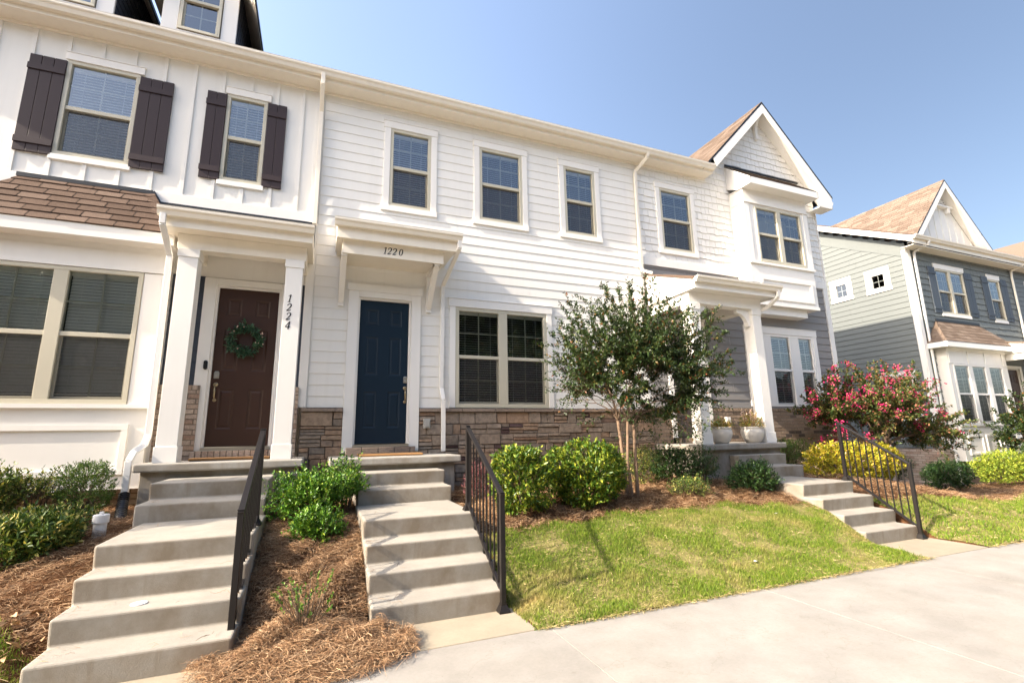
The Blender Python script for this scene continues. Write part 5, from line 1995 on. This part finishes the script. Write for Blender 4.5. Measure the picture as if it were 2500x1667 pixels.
# ------------------------------------------------------------------ small trees
def myrtle(label, base, trunks, fork_z, rfun, ydep, nspray, mat, seed, leafsize=.046, flowers=0, group=None, arc=(-.45, math.pi + .45), limbs=22, low=None, fsize=1.0, trunk_top=None, name="crape_myrtle"):
    rng = np.random.default_rng(seed)
    t = thing(name, label, "tree", base, group)
    mb = MB()
    forks = []
    for (bx, by_, fx, fy, r0) in trunks:
        b0 = Vector((base[0] + bx, base[1] + by_, GZ(base[0] + bx, base[1] + by_) - .05))
        f0 = Vector((base[0] + fx, base[1] + fy, (fork_z if trunk_top is None else trunk_top) + rng.uniform(-.05, .08)))
        mid = b0.lerp(f0, .5) + Vector((rng.normal(0, .02), rng.normal(0, .02), 0))
        mb.tube([b0, b0.lerp(mid, .15) + Vector((0, 0, 0)), mid, f0], [r0 * 1.35, r0, r0 * .88, r0 * .75], 8)
        forks.append((f0, r0 * .72))
    mb.build("trunk", M['bark'], t, smooth=True)
    br = MB()
    B, Dd, SL = [], [], []
    tips = []
    cx, cy = base[0], base[1]

    def crown(th, ph, q):
        R = rfun(th) * q
        sc_ = math.sqrt(max(.12, 1 - ph * ph * .8))
        return Vector((cx + math.cos(th) * R * sc_, cy + ph * ydep * q ** .5 * math.sqrt(max(.05, 1 - .3 * abs(ph))), fork_z + math.sin(th) * R * sc_))
    nodes = []
    for i in range(limbs):
        th = arc[0] + (arc[1] - arc[0]) * ((i * .618) % 1.0)
        e = crown(th, rng.uniform(-.7, .7), rng.uniform(.34, .52))
        fk, fr = min(forks, key=lambda q: (q[0] - e).length + rng.uniform(0, .3))
        e.z = max(e.z, (fork_z if trunk_top is None else trunk_top) + .22)
        d_ = e - fk
        m_ = fk + Vector((d_.x * .36 + rng.normal(0, .02), d_.y * .36 + rng.normal(0, .02), d_.z * .56 + .06))
        pts = [fk, fk + Vector((d_.x * .15, d_.y * .15, d_.z * .30 + .05)), m_, m_.lerp(e, .55) + Vector((0, 0, .03)), e]
        br.tube(pts, [fr * .62, fr * .50, fr * .42, fr * .34, fr * .26], 6, cap=False)
        for k in (1, 2, 3, 4):
            nodes.append((pts[k], fr * (.42 - .06 * k)))
    for i in range(nspray):
        th = arc[0] + (arc[1] - arc[0]) * ((i * .7549 + rng.uniform(0, .04)) % 1.0)       # angle in the vertical plane, 0 = right
        ph = (i * .5698) % 1.0 * 2 - 1
        q = (.80 + .27 * rng.random() ** 1.5) if i < nspray * .5 else rng.uniform(.45, .85)
        tip = crown(th, ph, q)
        fk, fr = min(nodes, key=lambda n_: (n_[0] - tip).length + 1.2 * max(0, n_[0].z - tip.z) + rng.uniform(0, .35))
        d = tip - fk
        c1 = fk + Vector((d.x * .30, d.y * .30, d.z * .36 + .06))
        c2 = fk + Vector((d.x * .68, d.y * .68, d.z * .64 + .07))
        pts = []
        for k in range(9):
            u = k / 8
            p = fk * (1 - u) ** 3 + c1 * 3 * u * (1 - u) ** 2 + c2 * 3 * u * u * (1 - u) + tip * u ** 3
            pts.append(p + Vector((rng.normal(0, .010), rng.normal(0, .010), rng.normal(0, .010))) * (1 if 0 < k < 8 else 0))
        br.tube(pts, [max(.0016, fr * .5 * (1 - u / 8.5)) for u in range(9)], 4, cap=False)
        for k in range(1, 8):
            seg = (pts[k + 1] - pts[k])
            nn = max(2, int(seg.length / .045))
            for j in range(nn):
                p = pts[k] + seg * ((j + rng.random()) / nn)
                if low and p.z < low(p.x) + rng.uniform(0, .12):
                    continue
                dr = (seg.normalized() * 1.1 + Vector(rng.normal(0, .6, 3).tolist()) + Vector((0, 0, .2))).normalized()
                B.append(tuple(p))
                Dd.append(tuple(dr))
                SL.append(rng.uniform(.05, .14))
        B.append(tuple(pts[7]))
        Dd.append(tuple((pts[8] - pts[7]).normalized()))
        SL.append(.20)
        tips.append(pts[8])
    br.build("branches", M['branch'], t)
    B, Dd, SL = np.array(B), np.array(Dd), np.array(SL)
    V, F = sprig_leaves(rng, B, Dd, 8, SL, leafsize, leafsize * .52, .1)
    fast("foliage", V, F, M['leaf_' + mat], t)
    if flowers:
        P = []
        sel = [p for p in tips if p.z > fork_z + .15]
        rng.shuffle(sel)
        for p in sel[:flowers]:
            nc = int(rng.integers(20, 70) * fsize)
            r = rng.uniform(.035, .085) * fsize
            P.append(np.array(p) + rng.normal(0, 1, (nc, 3)) * np.array([r, r, r * 1.2]) + np.array([0, 0, .02]))
        P = np.concatenate(P)
        A = unit(rng.normal(size=P.shape))
        V, F = leaves(P, A, unit(rng.normal(size=P.shape)), rng.uniform(.03, .05, len(P)), rng.uniform(.025, .04, len(P)), .25)
        fast("blossom", V, F, M['blossom'], t)
    return t


def r_main(th):
    a = math.degrees(th)
    return np.interp(a, [0, 10, 22, 34, 47, 67, 96, 111, 126, 144, 151, 165], [.7, 1.25, 2.0, 2.75, 2.70, 2.62, 2.50, 2.25, 2.05, 1.80, 1.0, .55])


myrtle("young multi-stemmed crape myrtle with dark glossy leaves in front of the white clapboard wall", (3.84, -2.0, GZ(3.84, -2.0)),
       [(-.07, .02, -.16, .03, .030), (-.03, -.03, -.05, -.06, .026), (.09, 0, .13, .04, .030), (.0, .05, .05, .10, .018)], .02, r_main, 1.0, 420, 'myrtle', 41, .052, arc=(.05, 2.62),
       trunk_top=.22, low=lambda x: .16 + (.92 * (3.80 - x) if x < 3.8 else .28 * (x - 3.8)))


def r_pink(th):
    a = math.degrees(th)
    return np.interp(a, [-8, 0, 10, 20, 35, 47, 60, 75, 94, 115, 135, 157, 168, 180], [1.5, 3.7, 3.9, 2.7, 2.5, 2.6, 2.2, 1.95, 1.95, 2.0, 2.2, 2.4, 1.4, .8])


myrtle("wide crape myrtle in bright pink bloom behind the far railing", (11.0, -1.1, GZ(11.0, -1.1)),
       [(-.12, .05, -.32, .05, .05), (-.02, -.03, .02, -.06, .045), (.12, 0, .42, .06, .05)], -.38, r_pink, 1.0, 240, 'pinkmyrtle', 42, .066, 120, arc=(-.10, 2.95), fsize=.72,
       low=lambda x: .16 - .20 * (x - 9.66) if x < 12.6 else -.42)
myrtle("crape myrtle without flowers, cut off by the right edge before the sage house", (19.15, -.6, GZ(19.15, -.6)),
       [(-.05, .02, -.15, .03, .04), (.05, 0, .15, .04, .04)], -.5, lambda th: 1.15 + .75 * max(0, math.sin(th)), 1.0, 110, 'myrtle', 43, .07)
myrtle("crape myrtle out of frame at the left that shades the nearest steps", (-5.60, -2.25, GZ(-5.60, -2.25)),
       [(-.06, .02, -.12, .03, .03), (.08, 0, .12, .04, .03)], 1.45, lambda th: .9 + .75 * max(0, math.sin(th)), .8, 150, 'myrtle', 44, .055, arc=(-.1, 3.25))

# ------------------------------------------------------------------ pots on the porch
def pot(label, x, y, z, seed, tall):
    t = thing("planter_pot", label, "pot", (x, y, z), "white pots on the porch")
    mb = MB()
    mb.lathe([(.115, .0), (.125, .004), (.165, .06), (.198, .13), (.212, .19), (.206, .245), (.190, .272), (.205, .285), (.205, .305), (.192, .308), (.178, .285), (.175, .262)], (x, y, z + .002), 36)
    mb.build("pot", M['pot'], t, smooth=True)
    so = MB()
    so.lathe([(.02, .262), (.174, .262)], (x, y, z), 24)
    so.build("potting_soil", M['soil'], t)
    rng = np.random.default_rng(seed)
    n = 130
    d = unit(rng.normal(size=(n, 3)))
    d[:, 2] = np.abs(d[:, 2])
    B = np.array([x, y, z + .27]) + d * np.array([.17, .17, .12 + .12 * tall]) * rng.uniform(.4, 1.1, n)[:, None]
    V, F = sprig_leaves(rng, B, unit(d + np.array([0, 0, .4])), 7, np.full(n, .09), .036, .018)
    V[:, 2] = np.maximum(V[:, 2], z + .25)
    fast("foliage", V, F, M['leaf_potleaf'], t)
    if tall:
        n = 22
        a = rng.uniform(0, 6.28, n)
        B = np.array([x - .03, y, z + .36]) + np.stack([np.cos(a) * .09, np.sin(a) * .09, rng.uniform(0, .08, n)], 1)
        V, F = sprig_leaves(rng, B, unit(np.stack([np.cos(a) * .25, np.sin(a) * .25, np.ones(n)], 1)), 9, np.full(n, .2), .034, .02)
        fast("blossom", V, F, M['petal'], t)
    return t


pot("white glazed pot of low greenery, left one on the porch slab", 6.60, -1.04, -.118, 51, 0)
pot("white glazed pot of tall blush and gold flowers beside the right porch column", 7.38, -1.07, -.118, 52, 1)

# ------------------------------------------------------------------ wreath
rng = np.random.default_rng(61)
wx, wy, wz = -1.632, .005, 1.61
t = thing("wreath", "round green leaf wreath hanging on the brown door", "wreath", (wx, wy, wz))
mb = MB()
R0 = .185
ring = [(wx + R0 * math.cos(2 * math.pi * k / 28), wy, wz + R0 * math.sin(2 * math.pi * k / 28)) for k in range(29)]
mb.tube(ring, .018, 7, cap=False)
mb.build("twig_ring", M['twig'], t)
n = 150
a = rng.uniform(0, 6.28, n)
B = np.stack([wx + R0 * np.cos(a), np.full(n, wy - .012), wz + R0 * np.sin(a)], 1) + rng.normal(0, .02, (n, 3)) * np.array([1, .4, 1])
rd = np.stack([np.cos(a), np.zeros(n), np.sin(a)], 1)
tg = np.stack([-np.sin(a), np.zeros(n), np.cos(a)], 1)
sg = rng.choice([-1, 1, 1], n)[:, None]
Dw = unit(rd * sg * rng.uniform(.1, .8, (n, 1)) + tg * .9 + np.array([0, -.35, 0]) + rng.normal(0, .25, (n, 3)))
V, F = sprig_leaves(rng, B, Dw, 5, np.full(n, .055), .062, .028, 0)
V[:, 1] = np.minimum(V[:, 1], .03)
fast("leaves", V, F, M['leaf_wreath'], t)
mb = MB()
for k in range(12):
    a = rng.uniform(0, 6.28)
    r = R0 + rng.uniform(-.04, .07)
    mb.lathe([(.003, -.010), (.008, -.006), (.010, 0), (.008, .006), (.003, .010)], (wx + r * math.cos(a), wy - .055, wz + r * math.sin(a)), 8)
mb.build("buds", M['petal'], t)

# ------------------------------------------------------------------ drains and bits on the ground
t = thing("cleanout_pipe", "white capped plastic drain pipe standing in the bed by the nearest steps", "pipe", (-2.50, -1.95, -.82))
mb = MB()
mb.lathe([(.055, 0), (.055, .16)], (-2.50, -1.95, -.84), 24)
mb.build("pipe", M['pvc'], t, smooth=False)
mb = MB()
mb.lathe([(.068, .0), (.068, .072), (.060, .078)], (-2.50, -1.95, -.68), 24)
mb.box(-2.515, -2.485, -1.965, -1.935, -.601, -.575)
mb.build("cap", M['pvc'], t)
mb = MB()
pth = [Vector((-2.65, -.86, -.50)), Vector((-2.635, -.93, -.60)), Vector((-2.59, -1.10, -.69)), Vector((-2.52, -1.32, -.76)), Vector((-2.46, -1.50, -.83))]
pts, rad = [], []
for i in range(4):
    for k in range(14):
        u = k / 14
        pts.append(pth[i].lerp(pth[i + 1], u))
        rad.append(.058 if (k % 3) else .048)
mb.tube(pts, rad, 16)
tag(mb.build("corrugated_pipe", M['plastic']), "black corrugated drain hose under the white downspout", "pipe")
mb = MB()
mb.tube([(17.5, GY - .14, -1.55), (17.52, GY - .3, -1.66), (17.6, GY - .7, -1.70)], [.06, .06, .06], 12)
tag(mb.build("drain_hose", M['plastic']), "short dark drain hose at the foot of the sage house's corner downspout", "pipe")
mb = MB()
mb.lathe([(.052, 0), (.052, .006), (.046, .008)], (-1.68, -3.60, -1.064), 28)
mb.box(-1.688, -1.672, -3.608, -3.592, -1.058, -1.052)
tag(mb.build("cleanout_cover", M['pvc'], None), "small round white cover set in a tread of the nearest steps", "drain cover")
for (px, py, lab) in ((5.38, -3.12, "white paper scrap on the grass nearer the far steps"), (4.02, -3.95, "white paper scrap on the grass near the pavement edge")):
    z = GZ(px, py) + .045
    mb = MB()
    mb.prism([(px, py), (px + .035, py + .01), (px + .03, py + .05), (px + .004, py + .04)], 'z', z, z + .003)
    mb.poly([(px, py, z + .003), (px + .035, py + .01, z + .003), (px + .03, py - .005, z + .022)])
    tag(mb.build("paper_scrap", M['pvc']), lab, "litter")
rng = np.random.default_rng(71)
n = 16
P = np.stack([rng.uniform(-2.62, -2.2, n), rng.uniform(-3.75, -3.35, n), np.zeros(n)], 1)
P[:, 2] = gz(P[:, 0], P[:, 1]) + .04
A = unit(np.stack([rng.normal(size=n), rng.normal(size=n), rng.uniform(-.1, .4, n)], 1))
V, F = leaves(P, A, unit(np.array([0, 0, 1]) + rng.normal(0, .5, (n, 3))), rng.uniform(.07, .12, n), rng.uniform(.04, .06, n), .4)
tag(fast("fallen_leaves", V, F, M['dryleaf']), "small drift of dry tan leaves on the straw left of the nearest steps", "leaves", kind='stuff')

# ------------------------------------------------------------------ pine straw
def in_steps(x, y):
    a = (x > -.06) & (x < 1.14) & (y < 0) & (y > -4.36)
    b = (x > -2.16) & (x < -.99) & (y < 0) & (y > -3.9)
    c = (x > 6.30) & (x < 7.60) & (y > -4.36)
    d = ((x > -2.64) & (x < -.72) & (y > -.85)) | ((x > -.30) & (x < 1.45) & (y > -1.0)) | ((x > 5.95) & (x < 8.0) & (y > -1.2))
    return a | b | c | d


def scatter(rng, n, x0, x1, y0, y1):
    return rng.uniform(x0, x1, n), rng.uniform(y0, y1, n)


rng = np.random.default_rng(81)
PX, PY = [], []
# strip between the two flights, spilling onto the pavement
x, y = scatter(rng, 62000, -1.02, .02, -4.36, -.6)
PX.append(x); PY.append(y)
x, y = scatter(rng, 17000, -1.25, .32, -4.62, -4.0)
k = ((x - (-.45)) / .78) ** 2 + ((y + 4.0) / .60) ** 2 + rng.normal(0, .16, len(x)) < 1
PX.append(x[k]); PY.append(y[k])
# beds
x, y = scatter(rng, 36000, -3.9, -2.12, -4.1, -.5)
k = ~((y < -3.55 + .1 * np.sin(x * 9)) & (rng.random(len(x)) < .88))
PX.append(x[k]); PY.append(y[k])
x, y = scatter(rng, 66000, 1.14, 6.34, -3.0, -.3)
k = y > edge_bed(x) - .05 + rng.normal(0, .05, len(x))
PX.append(x[k]); PY.append(y[k])
x, y = scatter(rng, 42000, 7.5, 20, -3.2, .6)
k = (y > edge_bed(x) - .05 + rng.normal(0, .06, len(x))) & (y < np.where(x < 11.7, .0, .7))
PX.append(x[k]); PY.append(y[k])
PX, PY = np.concatenate(PX), np.concatenate(PY)
spill = ((PX > -1.25) & (PX < .34) & (PY < -3.9))
k = (~in_steps(PX, PY) | (spill & (PX > -1.28) & (PX < .25))) & ~((PX > -.06) & (PX < 1.14) & (PY > -3.90))
PX, PY, spill = PX[k], PY[k], spill[k]
n = len(PX)
mound = np.where(spill, .07 * np.clip(1 - ((PX + .5) / .80) ** 2 - np.clip((-PY - 4.05) / .55, 0, 1) ** 2, 0, 1), 0)
base = gz(PX, PY)
base = np.where(PY < -4.3, np.maximum(base, -1.425), base)
base = np.where(spill & (PX < -.93) | (spill & (PX > -.02)), np.maximum(base, -1.415), base)
hump = .035 * (np.sin(PX * 7.3 + 1.0) * np.sin(PY * 6.1) + .6 * np.sin(PX * 17 - PY * 13))
PZ = base + mound + np.where(PY > -4.2, np.maximum(hump, -.015), 0) + rng.random(n) ** 2 * .045 + .012
clump = np.sin(PX * 4.1 + PY * 2.7) * 2.2 + np.sin(PX * 1.7 - PY * 5.3) * 1.5
th = clump + rng.normal(0, .9, n)
L = rng.uniform(.05, .125, n) * np.where(PX > 7, 1.5, 1)
wd = rng.uniform(.0020, .0036, n) * np.where(PX > 7, 1.9, np.where(PX > 1.2, 1.35, 1))
ti = rng.normal(0, .20, n)
dv = np.stack([np.cos(th) * np.cos(ti), np.sin(th) * np.cos(ti), np.sin(ti)], 1)
sv_ = np.stack([-np.sin(th), np.cos(th), rng.normal(0, .5, n)], 1)
sv_ = unit(sv_)
c = np.stack([PX, PY, PZ], 1)
bend = rng.normal(0, .18, n)[:, None] * sv_ * L[:, None] + np.array([0, 0, .006])
tre = [(-1.60, -2.02, -.525), (-2.02, -3.16, -.705), (-3.16, -3.46, -.885), (-3.46, -3.75, -1.065), (-3.75, -4.03, -1.245)]
for i_ in range(170):
    ya_, yb_2, zt_ = tre[i_ % 5]
    e_ = rng.random() ** 2.2 * .5
    xx_ = (-1.02 - e_) if i_ % 2 else (-2.12 + e_ * .5)
    if i_ % 3 == 0:
        xx_ = -.03 + e_ * .6
    c[i_] = (xx_, rng.uniform(yb_2 + (.12 if i_ % 3 == 0 else .0) + .03, ya_ - .02 if i_ % 3 else ya_ + .15), zt_ + .006)
    dv[i_, 2] = 0
p0, p1, p2 = c - dv * L[:, None] / 2, c + bend, c + dv * L[:, None] / 2
h = sv_ * wd[:, None] / 2
V = np.stack([p0 - h, p0 + h, p1 + h, p1 - h, p2 + h * .5, p2 - h * .5], 1).reshape(-1, 3)
k = np.arange(n)[:, None] * 6
F = np.concatenate([k + np.array([[0, 1, 2, 3]]), k + np.array([[3, 2, 4, 5]])], 1).reshape(-1, 4)
ok = np.ones(n, bool)
tag(fast("pine_straw", V, F, M['straw']), "loose orange-brown pine straw mulch covering the planting beds", "pine straw", kind='stuff')

# ------------------------------------------------------------------ grass
rng = np.random.default_rng(91)
GX, GYY = [], []
for (n, x0, x1, y0, y1) in ((125000, 1.16, 6.40, -4.39, -2.55), (70000, 7.58, 16.0, -4.34, -1.4), (30000, 16.0, 26, -4.34, -1.2), (16000, -3.6, -2.12, -4.36, -3.35)):
    x, y = scatter(rng, n, x0, x1, y0, y1)
    if x1 < 0:
        k = (y < -3.58 + .10 * np.sin(x * 9) - (x + 2.15) * .15 + rng.normal(0, .05, n))
    else:
        k = y < edge_bed(x) + .05 * np.sin(x * 4.3) + .03 * np.sin(x * 9.1) + rng.normal(0, .035, n)
    GX.append(x[k]); GYY.append(y[k])
x, y = np.concatenate(GX), np.concatenate(GYY)
bare = np.sin(x * 2.9 + 2 * np.sin(y * 2.1)) * np.sin(y * 4.3 + 1.6 * np.sin(x * 1.7)) + .5 * np.sin(x * 11 + y * 7) * np.sin(y * 13 - x * 5)
k = ~in_steps(x, y) & (rng.random(len(x)) > np.clip((bare - .45) * 1.7, 0, .82))
x, y = x[k], y[k]
n = len(x)
tuft = .5 + .5 * np.sin(x * 6.1 + 1.3 * np.sin(y * 5)) * np.sin(y * 7.7 + np.sin(x * 4))
hh = rng.uniform(.016, .042, n) * (.55 + .95 * tuft) * np.where(rng.random(n) < .02, 1.9, 1) * np.where(x > 7, 1.25, 1)
wd = rng.uniform(.003, .0055, n) * np.where(x > 7, 2.0, 1.0)
th = rng.uniform(0, 6.28, n)
le = rng.uniform(.1, .9, n) * hh
z = gz(x, y) + .012 + .012 * np.sin(x * 5.1 + y * 3) * np.sin(y * 6.3 - x * 2.2)
b = np.stack([x, y, z], 1)
sd = np.stack([np.cos(th), np.sin(th), np.zeros(n)], 1)
ln = rng.uniform(0, 6.28, n)
tp = b + np.stack([np.cos(ln) * le, np.sin(ln) * le, hh], 1)
md = b + np.stack([np.cos(ln) * le * .35, np.sin(ln) * le * .35, hh * .6], 1)
w_ = sd * wd[:, None] / 2
V = np.stack([b - w_, b + w_, md + w_ * .8, md - w_ * .8, tp], 1).reshape(-1, 3)
k = np.arange(n)[:, None] * 5
F = np.concatenate([k + np.array([[0, 1, 2]]), k + np.array([[0, 2, 3]]), k + np.array([[3, 2, 4]])], 1).reshape(-1, 3)
tag(fast("grass", V, F, M['grass']), "short patchy green and straw-coloured lawn grass", "grass", kind='stuff')

rng = np.random.default_rng(95)
n = 15000
x = np.where(rng.random(n) < .55, rng.uniform(1.2, 6.35, n), rng.uniform(7.65, 17, n))
y = -4.37 + (edge_bed(x) + 4.37) * rng.random(n)
edge = rng.random(n) < .16
y = np.where(edge, -4.365 - rng.random(n) ** 2 * .03, y)
z = gz(x, y) + .022 + .012 * np.sin(x * 5.1 + y * 3) * np.sin(y * 6.3 - x * 2.2) + rng.random(n) * .018
z = np.where(edge, -1.418 + rng.random(n) * .02, z)
A = rng.uniform(0, 6.28, n)
Dg = unit(np.stack([np.cos(A), np.where(edge, -np.abs(np.sin(A)), np.sin(A)), rng.normal(0, .25, n)], 1))
V, F = leaves(np.stack([x, y, z], 1), Dg, unit(np.array([0, 0, 1.0]) + rng.normal(0, .4, (n, 3))), rng.uniform(.025, .075, n), rng.uniform(.003, .006, n) * np.where(x > 7, 1.8, 1), .1)
tag(fast("dead_grass", V, F, M['deadgrass']), "dry tan blades and clippings lying through the lawn and over the pavement edge", "dead grass", kind='stuff')

# ------------------------------------------------------------------ woods across the street (seen only mirrored in the panes)
rng = np.random.default_rng(101)
n = 24000
x = rng.uniform(-60, 75, n)
top = np.interp(x, [-60, 20, 32, 75], [14.5, 14.5, 4.0, 3.5]) + 1.2 * np.sin(x * .21) + 1.5 * np.sin(x * .53 + 1) + .8 * np.sin(x * 1.3)
z = -1.7 + (top + 1.7) * rng.random(n) ** .8
y = -34 + rng.normal(0, 2.2, n)
P = np.stack([x, y, z], 1)
A = unit(rng.normal(size=(n, 3)))
V, F = leaves(P, A, unit(rng.normal(size=(n, 3))), rng.uniform(1.4, 2.6, n), rng.uniform(1.0, 1.9, n), .2)
tag(fast("woods", V, F, M['woods']), "dark belt of trees across the street, mirrored in the ground floor panes", "trees", kind='stuff')
